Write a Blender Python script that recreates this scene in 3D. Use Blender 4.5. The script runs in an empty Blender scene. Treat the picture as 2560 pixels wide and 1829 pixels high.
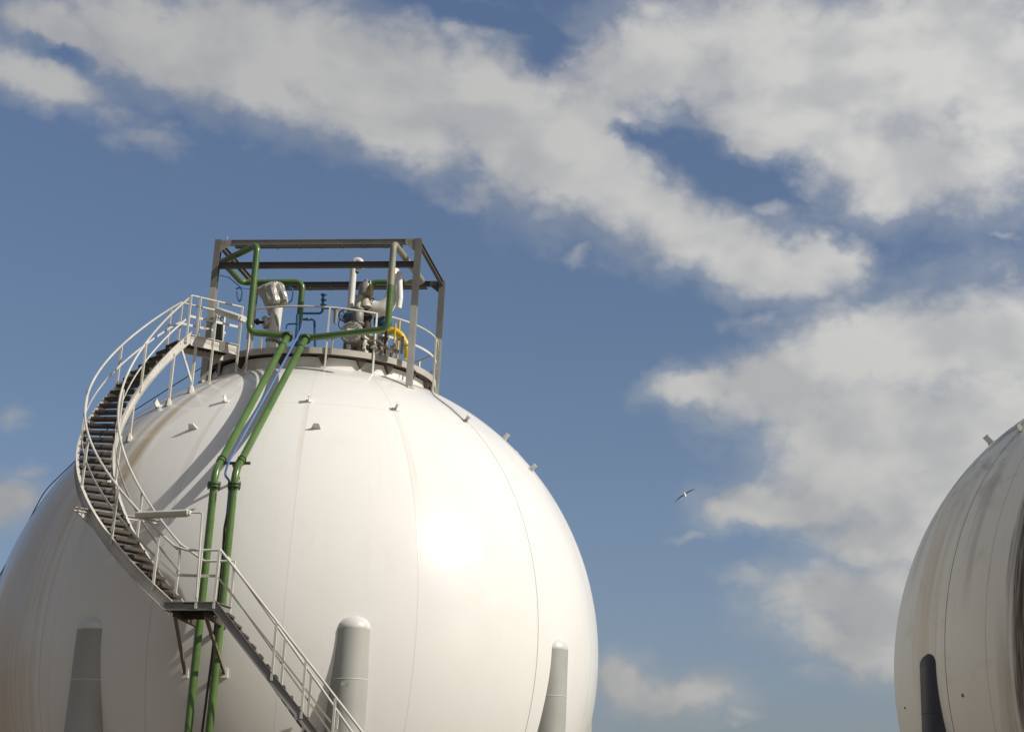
import bpy, math, random
import numpy as np
from mathutils import Vector, Matrix
random.seed(7)
sc = bpy.context.scene
COL = sc.collection
S = 7.8          # tank radius in metres; local geometry below is in tank radii, origin = tank centre
ZC = 9.6         # height of tank centres above ground
V = np.array
# ------------------------------------------------------------------ camera
F, PITCH, ROLL = 4453.11, 0.35973, -0.00143       # focal length in px of a 2560 px wide picture
PPX, PPY = 1280 + 588.19, 914.5 - 390.38          # principal point (shifted: the picture is a crop)
_fw = V([0, math.cos(PITCH), math.sin(PITCH)]); _r0 = V([1., 0, 0]); _u0 = np.cross(_r0, _fw)
_r = math.cos(ROLL) * _r0 + math.sin(ROLL) * _u0
_u = -math.sin(ROLL) * _r0 + math.cos(ROLL) * _u0
CC = V([-1.50751812, 6.1514073, 0.68792109])      # tank centre seen from the camera, in radii
C2 = V([2.98426449, -0.21217271, -0.06928119])    # second tank centre relative to the first
cam_d = bpy.data.cameras.new('camera'); cam = bpy.data.objects.new('camera', cam_d); COL.objects.link(cam)
cam_d.sensor_width = 36.0; cam_d.lens = F / 2560 * 36.0
cam_d.shift_x = -(PPX - 1280) / 2560; cam_d.shift_y = (PPY - 914.5) / 2560
cam_d.clip_start = 0.1; cam_d.clip_end = 20000
M = Matrix(((_r[0], _u[0], -_fw[0], 0), (_r[1], _u[1], -_fw[1], 0), (_r[2], _u[2], -_fw[2], 0), (0, 0, 0, 1)))
M.translation = Vector((-CC * S)) + Vector((0, 0, ZC))
cam.matrix_world = M
sc.camera = cam

# ------------------------------------------------------------------ geometry helpers in tank radii (photogrammetry of real 3D places)
def ray(x, y):
    d = (x - PPX) / F * _r - (y - PPY) / F * _u + _fw
    return d / np.linalg.norm(d)
def atz(x, y, z):
    d = ray(x, y); return d * ((CC[2] + z) / d[2]) - CC
def aty(x, y, yy):
    d = ray(x, y); return d * ((CC[1] + yy) / d[1]) - CC
def sph(x, y, rad=1.0, cen=None):
    c = CC if cen is None else CC + cen
    d = ray(x, y); b = d @ c; q = b * b - (c @ c - rad * rad)
    return d * (b - math.sqrt(max(q, 0))) - CC
def cyl(x, y, rho):
    d = ray(x, y); a = d[0]**2 + d[1]**2; b = d[0] * CC[0] + d[1] * CC[1]
    q = b * b - a * (CC[0]**2 + CC[1]**2 - rho * rho)
    return d * ((b - math.sqrt(max(q, 0))) / a) - CC
def proj(X):
    Y = V(X) + CC; z = Y @ _fw
    return PPX + F * (Y @ _r) / z, PPY - F * (Y @ _u) / z
def zat(X, y):
    lo, hi = -1.0, 3.0
    for _ in range(40):
        m = (lo + hi) / 2
        if proj([X[0], X[1], m])[1] > y: lo = m
        else: hi = m
    return m
def pxr(P):      # size in radii of one picture px at P
    return ((V(P) + CC) @ _fw) / F
def pol(azd, rho, z): return V([rho * math.cos(math.radians(azd)), rho * math.sin(math.radians(azd)), z])

# ------------------------------------------------------------------ sun and sky
_sa, _se = math.radians(-14.5), math.radians(36.5)
SUN = V([math.cos(_sa) * math.cos(_se), math.sin(_sa) * math.cos(_se), math.sin(_se)])
sd = bpy.data.lights.new('sun', 'SUN'); sun = bpy.data.objects.new('sun', sd); COL.objects.link(sun)
sd.energy = 4.15; sd.angle = math.radians(0.53); sd.color = (1.0, 0.945, 0.86)
sun.rotation_euler = Vector(SUN).to_track_quat('Z', 'Y').to_euler()
sc.view_settings.view_transform = 'Standard'; sc.view_settings.look = 'None'
sc.view_settings.exposure = 0.0; sc.view_settings.gamma = 1.0; sc.view_settings.use_curve_mapping = False

world = bpy.data.worlds.new('World'); sc.world = world; world.use_nodes = True
def N(nt, t, **k):
    n = nt.nodes.new(t)
    for a, b in k.items(): setattr(n, a, b)
    return n
def math_(nt, op, a, b=None, c=None, clamp=False):
    n = N(nt, 'ShaderNodeMath', operation=op, use_clamp=clamp)
    for i, v in enumerate((a, b, c)):
        if v is None: continue
        if isinstance(v, (int, float)): n.inputs[i].default_value = v
        else: nt.links.new(v, n.inputs[i])
    return n.outputs[0]
def mixc(nt, fac, a, b, mode='MIX'):
    n = N(nt, 'ShaderNodeMix', data_type='RGBA', blend_type=mode)
    for i, v in ((0, fac), (6, a), (7, b)):
        if isinstance(v, (int, float)): n.inputs[i].default_value = v
        elif isinstance(v, tuple): n.inputs[i].default_value = (*v, 1) if len(v) == 3 else v
        else: nt.links.new(v, n.inputs[i])
    return n.outputs[2]
def noise(nt, vec, scale, detail=4, rough=0.55, dist=0.0):
    n = N(nt, 'ShaderNodeTexNoise'); n.inputs['Scale'].default_value = scale
    n.inputs['Detail'].default_value = detail; n.inputs['Roughness'].default_value = rough
    n.inputs['Distortion'].default_value = dist
    if vec is not None: nt.links.new(vec, n.inputs['Vector'])
    return n.outputs['Fac']
def smooth(nt, v, a, b, lo=0.0, hi=1.0):
    n = N(nt, 'ShaderNodeMapRange', interpolation_type='SMOOTHSTEP')
    nt.links.new(v, n.inputs[0])
    for i, x in zip((1, 2, 3, 4), (a, b, lo, hi)): n.inputs[i].default_value = x
    return n.outputs[0]

def build_world():
    nt = world.node_tree; nt.nodes.clear()
    L = nt.links.new
    out = N(nt, 'ShaderNodeOutputWorld'); bg = N(nt, 'ShaderNodeBackground'); L(bg.outputs[0], out.inputs[0])
    sky = N(nt, 'ShaderNodeTexSky', sky_type='NISHITA'); sky.sun_disc = False
    sky.sun_elevation = math.asin(SUN[2]); sky.sun_rotation = math.atan2(SUN[0], SUN[1])
    sky.altitude = 0; sky.air_density = 1.0; sky.dust_density = 2.2; sky.ozone_density = 1.6
    hsv = N(nt, 'ShaderNodeHueSaturation'); L(sky.outputs[0], hsv.inputs['Color'])
    hsv.inputs['Hue'].default_value = SKYHUE; hsv.inputs['Saturation'].default_value = SKYSAT; hsv.inputs['Value'].default_value = SKYVAL
    tc = N(nt, 'ShaderNodeTexCoord'); sep = N(nt, 'ShaderNodeSeparateXYZ')
    nrm = N(nt, 'ShaderNodeVectorMath', operation='NORMALIZE'); L(tc.outputs['Generated'], nrm.inputs[0]); L(nrm.outputs[0], sep.inputs[0])
    az = math_(nt, 'MULTIPLY', math_(nt, 'ARCTAN2', sep.outputs[0], sep.outputs[1]), 57.2958 * CA)
    el = math_(nt, 'MULTIPLY', math_(nt, 'ARCSINE', sep.outputs[2]), 57.2958)
    com = N(nt, 'ShaderNodeCombineXYZ'); L(az, com.inputs[0]); L(el, com.inputs[1])
    # domain warp for billowing edges
    wn = N(nt, 'ShaderNodeTexNoise'); wn.inputs['Scale'].default_value = 0.42; wn.inputs['Detail'].default_value = 5; wn.inputs['Roughness'].default_value = 0.55
    L(com.outputs[0], wn.inputs['Vector'])
    ws = N(nt, 'ShaderNodeVectorMath', operation='SUBTRACT'); L(wn.outputs['Color'], ws.inputs[0]); ws.inputs[1].default_value = (.5, .5, .5)
    wm = N(nt, 'ShaderNodeVectorMath', operation='SCALE'); L(ws.outputs[0], wm.inputs[0]); wm.inputs['Scale'].default_value = 2.2
    wa = N(nt, 'ShaderNodeVectorMath', operation='ADD'); L(com.outputs[0], wa.inputs[0]); L(wm.outputs[0], wa.inputs[1])
    wa2 = wa.outputs[0]
    def azel(px, py):
        d = ray(px, py); return math.degrees(math.atan2(d[0], d[1])) * CA, math.degrees(math.asin(d[2]))
    def group(blobs, sm):
        cur = None
        for b in blobs:
            x, y, rx, ry = [v * 1.12627 for v in b[:4]]; rot = b[4] if len(b) > 4 else 0
            a, e = azel(x, y); ax, ex = azel(x + rx, y); ay, ey = azel(x, y - ry)
            m = N(nt, 'ShaderNodeMapping', vector_type='TEXTURE'); L(wa2, m.inputs[0])
            m.inputs['Location'].default_value = (a, e, 0)
            m.inputs['Rotation'].default_value = (0, 0, math.radians(-rot))
            m.inputs['Scale'].default_value = (abs(ax - a) * 1.18, abs(ey - e) * 1.21, 1)
            ln = N(nt, 'ShaderNodeVectorMath', operation='LENGTH'); L(m.outputs[0], ln.inputs[0])
            cur = ln.outputs['Value'] if cur is None else math_(nt, 'SMOOTH_MIN', cur, ln.outputs['Value'], sm)
        return math_(nt, 'SUBTRACT', 1.0, cur)
    thick = group(CLOUDS, 0.45); thin = group(WISPS, 0.3); hole = group(HOLES, 0.2)
    sc3 = N(nt, 'ShaderNodeVectorMath', operation='MULTIPLY'); L(com.outputs[0], sc3.inputs[0]); sc3.inputs[1].default_value = (0.85, 1.1, 1)
    f1 = noise(nt, sc3.outputs[0], 0.30, 8, 0.46, 0.15)
    f2 = noise(nt, sc3.outputs[0], 0.95, 5, 0.5, 0.1)
    nz = math_(nt, 'ADD', math_(nt, 'MULTIPLY', math_(nt, 'SUBTRACT', f1, .5), 1.35), math_(nt, 'MULTIPLY_ADD', math_(nt, 'ABSOLUTE', math_(nt, 'SUBTRACT', f2, .5)), 1.5, -0.10))
    dens = math_(nt, 'ADD', math_(nt, 'SUBTRACT', math_(nt, 'MINIMUM', math_(nt, 'MULTIPLY', thick, 1.5), 0.95), math_(nt, 'MULTIPLY', math_(nt, 'MAXIMUM', hole, -0.1), 1.5)), nz)
    # more broken cloud in the rest of the sky
    ctr = N(nt, 'ShaderNodeVectorMath', operation='DISTANCE'); L(com.outputs[0], ctr.inputs[0]); a_, e_ = azel(1136, 812); ctr.inputs[1].default_value = (a_, e_, 0)
    gen = math_(nt, 'MULTIPLY_ADD', noise(nt, com.outputs[0], 0.045, 6, 0.6), 6.0, -2.6)
    gen = math_(nt, 'SUBTRACT', gen, smooth(nt, ctr.outputs['Value'], 26, 36, 6.0, 0.0))
    dens = math_(nt, 'MAXIMUM', dens, gen)
    veil = smooth(nt, dens, -1.0, 0.2, 0.0, 0.30)
    aT = math_(nt, 'MAXIMUM', veil, smooth(nt, dens, -0.46, 0.92))
    aW = smooth(nt, math_(nt, 'ADD', thin, nz), 0.0, 1.1, 0.0, 0.6)
    alpha = math_(nt, 'MAXIMUM', math_(nt, 'MULTIPLY', aT, .96), aW)
    # relief: brighter where the cloud field falls away towards the sun (right and up), greyer on the far side
    off = N(nt, 'ShaderNodeVectorMath', operation='ADD'); L(sc3.outputs[0], off.inputs[0]); off.inputs[1].default_value = (1.2, 0.9, 0)
    g1 = noise(nt, off.outputs[0], 0.33, 3, 0.5, 0.25)
    g0 = noise(nt, sc3.outputs[0], 0.33, 3, 0.5, 0.25)
    rel = smooth(nt, math_(nt, 'SUBTRACT', g0, g1), -0.18, 0.18)
    core = smooth(nt, dens, 0.2, 1.3)
    lit = math_(nt, 'MULTIPLY_ADD', rel, 0.85, math_(nt, 'MULTIPLY', core, 0.25))
    cw = mixc(nt, smooth(nt, az, -22, 14), (0.36, 0.37, 0.39), (0.47, 0.48, 0.495))
    cb = mixc(nt, smooth(nt, az, -22, 14), (0.47, 0.47, 0.465), (0.68, 0.675, 0.65))
    lowdim = smooth(nt, el, 2, 22, 0.74, 1.0)
    ccol = mixc(nt, lit, cw, cb)
    sc4 = N(nt, 'ShaderNodeVectorMath', operation='SCALE'); L(ccol, sc4.inputs[0]); L(math_(nt, 'MULTIPLY', lowdim, smooth(nt, ctr.outputs['Value'], 26, 36, 1.0, 0.55)), sc4.inputs['Scale'])
    sky_s = N(nt, 'ShaderNodeVectorMath', operation='SCALE'); L(mixc(nt, smooth(nt, el, 2, 16, 1.0, 0.0), hsv.outputs[0], mixc(nt, 1.0, hsv.outputs[0], (1.0, 0.99, 1.10), 'MULTIPLY')), sky_s.inputs[0]); L(math_(nt, 'MULTIPLY', smooth(nt, el, 14, 36, 1.0, 1.17), smooth(nt, az, 0, 20, 1.0, 1.06)), sky_s.inputs['Scale'])
    # clouds share the background strength with the sky
    cl = N(nt, 'ShaderNodeVectorMath', operation='SCALE'); L(sc4.outputs[0], cl.inputs[0]); cl.inputs['Scale'].default_value = 1.0 / BGS
    fin = mixc(nt, alpha, sky_s.outputs[0], cl.outputs[0])
    L(fin, bg.inputs[0]); bg.inputs[1].default_value = BGS
BGS = 0.1; SKYHUE = 0.506; SKYSAT = 1.06; SKYVAL = 0.88; CA = 0.93
CLOUDS = [(150,60,150,52,5),(330,90,170,80,10),(560,110,200,110,5),(760,150,200,120,12),(930,190,180,100,15),(600,210,170,62,12),(420,150,170,80,12),
 (1080,230,190,110,18),(860,270,170,60,15),(1130,330,170,80,25),(1290,330,160,130,10),(1360,440,150,75,30),(1250,400,140,60,28),(1490,500,140,62,28),(1620,560,120,62,25),(1730,600,125,66,10),(1830,570,70,40,10),
 (1400,150,110,95,-25),(1540,110,170,130),(1700,120,200,150),(1900,160,260,170),(2130,180,240,220),(2080,360,220,95),(1990,430,90,42),(1680,270,150,58,18),(1900,330,150,80,20),
 (90,170,130,52,10),(1560,850,110,32,-14),(1720,840,150,60,-18),(1880,790,180,80,-18),(2060,760,190,100,-16),(2220,740,120,110,-20),(1800,900,150,70,10),(1980,930,230,110),(2180,950,180,180),
 (1690,1130,115,40,-6),(1850,1060,140,60,15),(1860,1000,150,75,0),(1800,1110,130,50,0),(1950,1200,130,50,0),(2000,1090,190,110),(2150,1150,150,100),(1860,1310,150,58,-10),(2010,1350,190,90,6),(1900,1420,150,46,20),(2050,1450,150,60,12),
 (1380,1510,70,50,10),(1490,1545,110,42,0),(30,1120,80,52,0)]
WISPS = [(330,310,110,50,15),(240,250,120,45,10),(1060,430,75,48),(1270,562,60,24),(1690,725,120,44,10),(1880,550,90,60,25),(1830,410,95,80),
 (30,910,60,50),(2230,525,70,16),(1520,1190,80,16),(1700,1300,150,30,10),(2255,600,35,32),(1700,480,60,30),(1840,1200,150,40),(1900,1480,200,50),(1640,1590,60,20),(60,1040,80,30,-20)]
HOLES = [(1440,320,80,24,10),(1540,345,120,50,10),(1660,400,130,52,15),(140,110,75,22,10),(1080,45,190,30,8),(1210,120,60,35)]
build_world()
world.cycles.sampling_method = 'MANUAL'; world.cycles.sample_map_resolution = 512

# ------------------------------------------------------------------ materials
def mat(name, col, rough=0.5, metal=0.0, spec=0.5, var=0.12, vscale=1.5, bump=0.0, bscale=20, dirt=None, coat=0.0):
    m = bpy.data.materials.new(name); m.use_nodes = True; nt = m.node_tree; L = nt.links.new
    b = nt.nodes['Principled BSDF']
    b.inputs['Roughness'].default_value = rough; b.inputs['Metallic'].default_value = metal
    b.inputs['Specular IOR Level'].default_value = spec; b.inputs['Coat Weight'].default_value = coat
    g = N(nt, 'ShaderNodeNewGeometry')
    n1 = noise(nt, g.outputs['Position'], vscale, 6, 0.6)
    c = mixc(nt, smooth(nt, n1, 0.3, 0.7), tuple(x * (1 - var) for x in col), tuple(min(1, x * (1 + var)) for x in col))
    if dirt:
        n2 = noise(nt, g.outputs['Position'], vscale * 4, 8, 0.7)
        c = mixc(nt, smooth(nt, n2, dirt[1], dirt[1] + .15, 0, dirt[2]), c, dirt[0])
    L(c, b.inputs['Base Color'])
    r = math_(nt, 'MULTIPLY_ADD', n1, 0.25, rough - 0.12, clamp=True); L(r, b.inputs['Roughness'])
    if bump:
        bp = N(nt, 'ShaderNodeBump'); bp.inputs['Strength'].default_value = bump; bp.inputs['Distance'].default_value = 0.01
        L(noise(nt, g.outputs['Position'], bscale, 4, 0.6), bp.inputs['Height']); L(bp.outputs[0], b.inputs['Normal'])
    return m
RUST = (0.10, 0.05, 0.02)
M_RAIL = mat('grey_white_railing_paint', (0.56, 0.55, 0.49), 0.45, dirt=(RUST, 0.62, 0.5), vscale=1.2)
M_STRING = mat('stair_side_paint', (0.52, 0.50, 0.45), 0.5, dirt=((.12, .08, .05), 0.6, 0.5))
M_BRACE = mat('brown_grey_brace_paint', (0.17, 0.145, 0.11), 0.65, dirt=((.08, .06, .04), 0.55, 0.5))
M_GALV = mat('dull_galvanised_steel', (0.22, 0.22, 0.205), 0.5, metal=0.2, dirt=((.07, .06, .05), 0.55, 0.5))
M_TREAD = mat('rusty_brown_tread_steel', (0.068, 0.055, 0.042), 0.8, dirt=((.10, .065, .035), 0.58, 0.6))
M_DARKST = mat('dark_brown_grey_steel', (0.075, 0.068, 0.062), 0.6, dirt=((.13, .09, .06), 0.6, 0.4))  # middle, side and back beams and trays, darker than the front top beam
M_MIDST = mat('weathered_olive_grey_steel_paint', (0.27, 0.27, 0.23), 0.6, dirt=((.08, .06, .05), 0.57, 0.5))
M_POSTUP = mat('dark_olive_grey_upper_post', (0.165, 0.16, 0.14), 0.6, dirt=((.08, .06, .05), 0.57, 0.5))  # upper lengths of the frame posts, darker than the lower ones
M_LIGHTST = mat('pale_grey_post_paint', (0.41, 0.40, 0.36), 0.55, dirt=((.2, .17, .12), 0.6, 0.4))
M_GREEN = mat('green_pipe_paint', (0.078, 0.148, 0.034), 0.28, var=0.14, dirt=((.03, .06, .02), 0.6, 0.35), coat=0.2)
M_GREEND = mat('dark_green_flange_paint', (0.035, 0.075, 0.02), 0.45, dirt=((.05, .04, .02), 0.6, 0.4))
M_PALEGR = mat('faded_grey_green_pipe_paint', (0.25, 0.25, 0.19), 0.5)
M_BLUE = mat('blue_instrument_pipe_paint', (0.02, 0.10, 0.22), 0.4)
M_BLUEC = mat('light_blue_conduit_paint', (0.11, 0.19, 0.44), 0.4)
M_DKCABLE = mat('dark_brown_cable_sheath', (0.06, 0.04, 0.035), 0.6)
M_YEL = mat('yellow_hose_paint', (0.68, 0.46, 0.02), 0.4)
M_WHITE = mat('white_pipe_paint', (0.72, 0.71, 0.66), 0.4, dirt=((.35, .28, .18), 0.62, 0.4))
M_CREAM = mat('dirty_cream_valve_paint', (0.50, 0.46, 0.37), 0.5, var=.25, vscale=4, dirt=((.12, .08, .04), 0.52, 0.8))
M_GREYV = mat('grey_cast_valve_paint', (0.24, 0.24, 0.22), 0.45, var=.2, vscale=4, dirt=((.10, .08, .06), 0.55, 0.7))
M_BRONZE = mat('bronze_valve_metal', (0.34, 0.27, 0.15), 0.4, metal=0.4, var=.2, vscale=4)
M_BLACK = mat('black_plastic', (0.02, 0.02, 0.022), 0.5)
M_SILVER = mat('silver_tarpaulin', (0.46, 0.44, 0.40), 0.38, metal=0.45, var=.1, vscale=4, bump=0.9, bscale=9)
M_COLUMN = mat('grey_column_paint', (0.36, 0.365, 0.335), 0.5, var=.08, vscale=.6, dirt=((.2, .19, .16), 0.62, 0.4))
M_CAP = mat('white_column_cap_paint', (0.62, 0.62, 0.58), 0.35)
M_COL2 = mat('dark_blue_grey_column', (0.045, 0.048, 0.066), 0.5)  # second tank's columns and caps, darker and bluer than the first tank's
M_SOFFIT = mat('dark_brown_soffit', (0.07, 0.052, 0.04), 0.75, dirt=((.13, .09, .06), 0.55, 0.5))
M_DECK = mat('warm_grey_deck_paint', (0.42, 0.39, 0.34), 0.55, dirt=((.15, .10, .06), 0.6, 0.6))

def shell_mat(name, base, seams, seamcol, streaks, dirty):
    """painted steel shell: welded plate seams at fixed azimuths, rain streaks, rust and soot marks"""
    m = bpy.data.materials.new(name); m.use_nodes = True; nt = m.node_tree; L = nt.links.new
    b = nt.nodes['Principled BSDF']
    tc = N(nt, 'ShaderNodeTexCoord'); sep = N(nt, 'ShaderNodeSeparateXYZ'); L(tc.outputs['Object'], sep.inputs[0])
    X, Y, Z = sep.outputs
    th = math_(nt, 'MULTIPLY', math_(nt, 'ARCTAN2', Y, X), 57.2958)          # azimuth, degrees
    zn = math_(nt, 'DIVIDE', Z, S)
    plan = math_(nt, 'SQRT', math_(nt, 'MAXIMUM', math_(nt, 'SUBTRACT', 1.0, math_(nt, 'MULTIPLY', zn, zn)), 0.001))
    # streak coordinates: fine in azimuth, long in height
    com = N(nt, 'ShaderNodeCombineXYZ'); L(th, com.inputs[0]); L(math_(nt, 'MULTIPLY', zn, 2.2), com.inputs[1])
    st = noise(nt, com.outputs[0], 0.55, 8, 0.65, 0.2)
    stf = noise(nt, com.outputs[0], 1.9, 6, 0.65)
    big = noise(nt, tc.outputs['Object'], 0.22, 5, 0.5)
    med = noise(nt, tc.outputs['Object'], 1.1, 8, 0.62, 0.6)
    c = mixc(nt, smooth(nt, big, 0.35, 0.65), tuple(x * 0.975 for x in base), base)
    c = mixc(nt, smooth(nt, st, 0.54, 0.74, 0, 0.10 + dirty * .26), c, (0.46, 0.40, 0.31))
    c = mixc(nt, smooth(nt, med, 0.55, 0.75, 0, 0.10 + dirty * .25), c, (0.55, 0.47, 0.34))
    c = mixc(nt, smooth(nt, stf, 0.62, 0.78, 0, 0.03 + dirty * .3), c, (0.33, 0.30, 0.26))
    for (a, w, z0, z1, col, amt, soft) in streaks:
        d = math_(nt, 'ABSOLUTE', math_(nt, 'SUBTRACT', th, a))
        d = math_(nt, 'DIVIDE', math_(nt, 'SUBTRACT', d, math_(nt, 'MULTIPLY', math_(nt, 'SUBTRACT', st, .5), w * (0.7 if w > 9 and dirty else 2.4))), w)
        f = smooth(nt, d, 1.0 - soft, 1.0, amt, 0.0)
        f = math_(nt, 'MULTIPLY', f, smooth(nt, zn, z0, z0 + .18))
        f = math_(nt, 'MULTIPLY', f, smooth(nt, zn, z1 - (.3 if dirty else .03), z1, 1, 0))
        f = math_(nt, 'MULTIPLY', f, smooth(nt, stf, 0.3, 0.62, 0.9 if (w > 9 and not dirty) else .6, 1.0))
        c = mixc(nt, f, c, col)
    if dirty:   # soot on the upper shell and chips in the paint
        up = math_(nt, 'MULTIPLY', smooth(nt, zn, 0.35, 0.85), smooth(nt, med, 0.45, 0.64, 0, .66))
        c = mixc(nt, up, c, (0.13, 0.105, 0.085))
        ch = noise(nt, com.outputs[0], 2.6, 3, 0.5)
        c = mixc(nt, smooth(nt, ch, 0.73, 0.76, 0, .6), c, (0.12, 0.09, 0.06))
    # meridional weld seams and one latitude weld
    fsum = None
    for i, a in enumerate(seams):
        d = math_(nt, 'MULTIPLY', math_(nt, 'ABSOLUTE', math_(nt, 'SUBTRACT', th, a)), plan)
        f = smooth(nt, d, 0.06, 0.16, seamcol[i], 0.0)
        fsum = f if fsum is None else math_(nt, 'MAXIMUM', fsum, f)
    c = mixc(nt, fsum, c, (0.10, 0.075, 0.05))
    lat = math_(nt, 'ABSOLUTE', math_(nt, 'SUBTRACT', zn, 0.72))
    latf = smooth(nt, lat, 0.0012, 0.003, 0.10, 0.0)
    c = mixc(nt, latf, c, (0.2, 0.17, 0.13))
    L(c, b.inputs['Base Color'])
    L(math_(nt, 'MULTIPLY_ADD', st, 0.12, 0.10 + dirty * .3), b.inputs['Roughness'])
    b.inputs['Specular IOR Level'].default_value = 0.5 - dirty * .2
    bp = N(nt, 'ShaderNodeBump'); bp.inputs['Strength'].default_value = 0.25; bp.inputs['Distance'].default_value = 0.05
    # plate panels bulge slightly between the welds
    plate = math_(nt, 'ABSOLUTE', math_(nt, 'SUBTRACT', math_(nt, 'FRACT', math_(nt, 'DIVIDE', math_(nt, 'ADD', th, 12.5), 22.5)), 0.5))
    hgt = math_(nt, 'ADD', math_(nt, 'MULTIPLY', fsum, 0.6), math_(nt, 'MULTIPLY', noise(nt, tc.outputs['Object'], 0.5, 3, 0.55), 1.1))
    hgt = math_(nt, 'ADD', hgt, math_(nt, 'MULTIPLY', plate, 0.5))
    hgt = math_(nt, 'ADD', hgt, math_(nt, 'MULTIPLY', noise(nt, tc.outputs['Object'], 14.0, 3, 0.55), 0.006))
    L(hgt, bp.inputs['Height']); L(bp.outputs[0], b.inputs['Normal'])
    return m

# ------------------------------------------------------------------ mesh builder (units: tank radii unless world=True)
class MB:
    def __init__(s): s.v = []; s.f = []
    def add(s, vs, fs):
        o = len(s.v); s.v += [tuple(map(float, v)) for v in vs]; s.f += [tuple(i + o for i in f) for f in fs]; return s
    def tube(s, pts, r, n=12, cap=True, bend=None, closed=False, seg=7):
        pts = [V(p, dtype=float) for p in pts]
        if bend: pts = fillet(pts, bend, seg)
        rs = r if hasattr(r, '__len__') else [r] * len(pts)
        vs = []; up = None; m = len(pts)
        for i, p in enumerate(pts):
            if closed: t = pts[(i + 1) % m] - pts[i - 1]
            else: t = pts[min(i + 1, m - 1)] - pts[max(i - 1, 0)]
            t = t / (np.linalg.norm(t) + 1e-12)
            if up is None:
                up = V([0, 0, 1.]) if abs(t[2]) < .9 else V([1., 0, 0])
            a = np.cross(t, up); a /= np.linalg.norm(a) + 1e-12; b = np.cross(a, t); up = b
            for k in range(n):
                q = 2 * math.pi * k / n
                vs.append(p + rs[i] * (math.cos(q) * a + math.sin(q) * b))
        fs = []
        for i in range(m if closed else m - 1):
            for k in range(n):
                j = (i + 1) % m
                fs.append((i * n + k, i * n + (k + 1) % n, j * n + (k + 1) % n, j * n + k))
        if cap and not closed:
            fs.append(tuple(range(n - 1, -1, -1))); fs.append(tuple(range((m - 1) * n, m * n)))
        return s.add(vs, fs)
    def hexa(s, c8):      # 4 bottom corners then 4 top corners
        return s.add(c8, [(3, 2, 1, 0), (4, 5, 6, 7), (0, 1, 5, 4), (1, 2, 6, 5), (2, 3, 7, 6), (3, 0, 4, 7)])
    def beam(s, a, b, w, h, up=(0, 0, 1), prof=None):
        """solid bar from a to b; prof = closed 2D outline (side, up) instead of a rectangle"""
        a = V(a, dtype=float); b = V(b, dtype=float); t = b - a; t /= np.linalg.norm(t)
        up = V(up, dtype=float); sd_ = np.cross(t, up); sd_ /= np.linalg.norm(sd_); u2 = np.cross(sd_, t)
        P = prof or [(-w / 2, -h / 2), (w / 2, -h / 2), (w / 2, h / 2), (-w / 2, h / 2)]
        n = len(P); vs = [e + x * sd_ + y * u2 for e in (a, b) for x, y in P]
        fs = [(i, (i + 1) % n, n + (i + 1) % n, n + i) for i in range(n)] + [tuple(range(n - 1, -1, -1)), tuple(range(n, 2 * n))]
        return s.add(vs, fs)
    def sweep(s, frames, prof):
        """frames: list of (origin, side vector, up vector); prof closed 2D outline"""
        n = len(prof); vs = []; m = len(frames)
        for o, a, b in frames: vs += [V(o) + x * V(a) + y * V(b) for x, y in prof]
        fs = [(i * n + k, i * n + (k + 1) % n, (i + 1) * n + (k + 1) % n, (i + 1) * n + k) for i in range(m - 1) for k in range(n)]
        fs += [tuple(range(n - 1, -1, -1)), tuple(range((m - 1) * n, m * n))]
        return s.add(vs, fs)
    def lathe(s, prof, o=(0, 0, 0), ax=(0, 0, 1), n=24, cap=True):
        """prof: (radius, distance along axis)"""
        o = V(o, dtype=float); ax = V(ax, dtype=float); ax /= np.linalg.norm(ax)
        a = np.cross(ax, [0, 0, 1.] if abs(ax[2]) < .9 else [1., 0, 0]); a /= np.linalg.norm(a); b = np.cross(ax, a)
        vs = []; m = len(prof)
        for r, h in prof:
            for k in range(n):
                q = 2 * math.pi * k / n; vs.append(o + ax * h + r * (math.cos(q) * a + math.sin(q) * b))
        fs = [(i * n + k, i * n + (k + 1) % n, (i + 1) * n + (k + 1) % n, (i + 1) * n + k) for i in range(m - 1) for k in range(n)]
        if cap: fs += [tuple(range(n - 1, -1, -1)), tuple(range((m - 1) * n, m * n))]
        return s.add(vs, fs)
    def flange(s, o, ax, r, t, bolts=0, n=24):
        ax = V(ax, dtype=float); ax /= np.linalg.norm(ax)
        s.lathe([(r * .96, -t / 2), (r, -t / 2 + t * .15), (r, t / 2 - t * .15), (r * .96, t / 2)], o, ax, n)
        if bolts:
            a = np.cross(ax, [0, 0, 1.] if abs(ax[2]) < .9 else [1., 0, 0]); a /= np.linalg.norm(a); b = np.cross(ax, a)
            for k in range(bolts):
                q = 2 * math.pi * (k + .5) / bolts; c = V(o) + r * .82 * (math.cos(q) * a + math.sin(q) * b)
                s.tube([c - ax * t * 1.1, c + ax * t * 1.1], r * .075, 6)
        return s
    def build(s, name, material, parent=None, smooth_=True, bevel=0.0, world_units=False, ang=40, label=None):
        me = bpy.data.meshes.new(name)
        if world_units: vs = s.v
        else: vs = [(x * S, y * S, z * S + ZC) for x, y, z in s.v]
        off = Vector((0, 0, 0))
        if parent is not None and parent.type == 'EMPTY': off = parent.location
        elif parent is not None:
            off = parent.matrix_world.translation if parent.parent is None else parent.parent.location + parent.location
        if parent is None:
            a = np.array(vs); off = Vector((float(a[:, 0].mean()), float(a[:, 1].mean()), float(a[:, 2].min())))
        me.from_pydata([(x - off[0], y - off[1], z - off[2]) for x, y, z in vs], [], s.f)
        me.validate(); me.update()
        me.materials.append(material)
        if smooth_:
            for p in me.polygons: p.use_smooth = True
            try: me.set_sharp_from_angle(angle=math.radians(ang))
            except Exception: pass
        o = bpy.data.objects.new(name, me); COL.objects.link(o)
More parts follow.
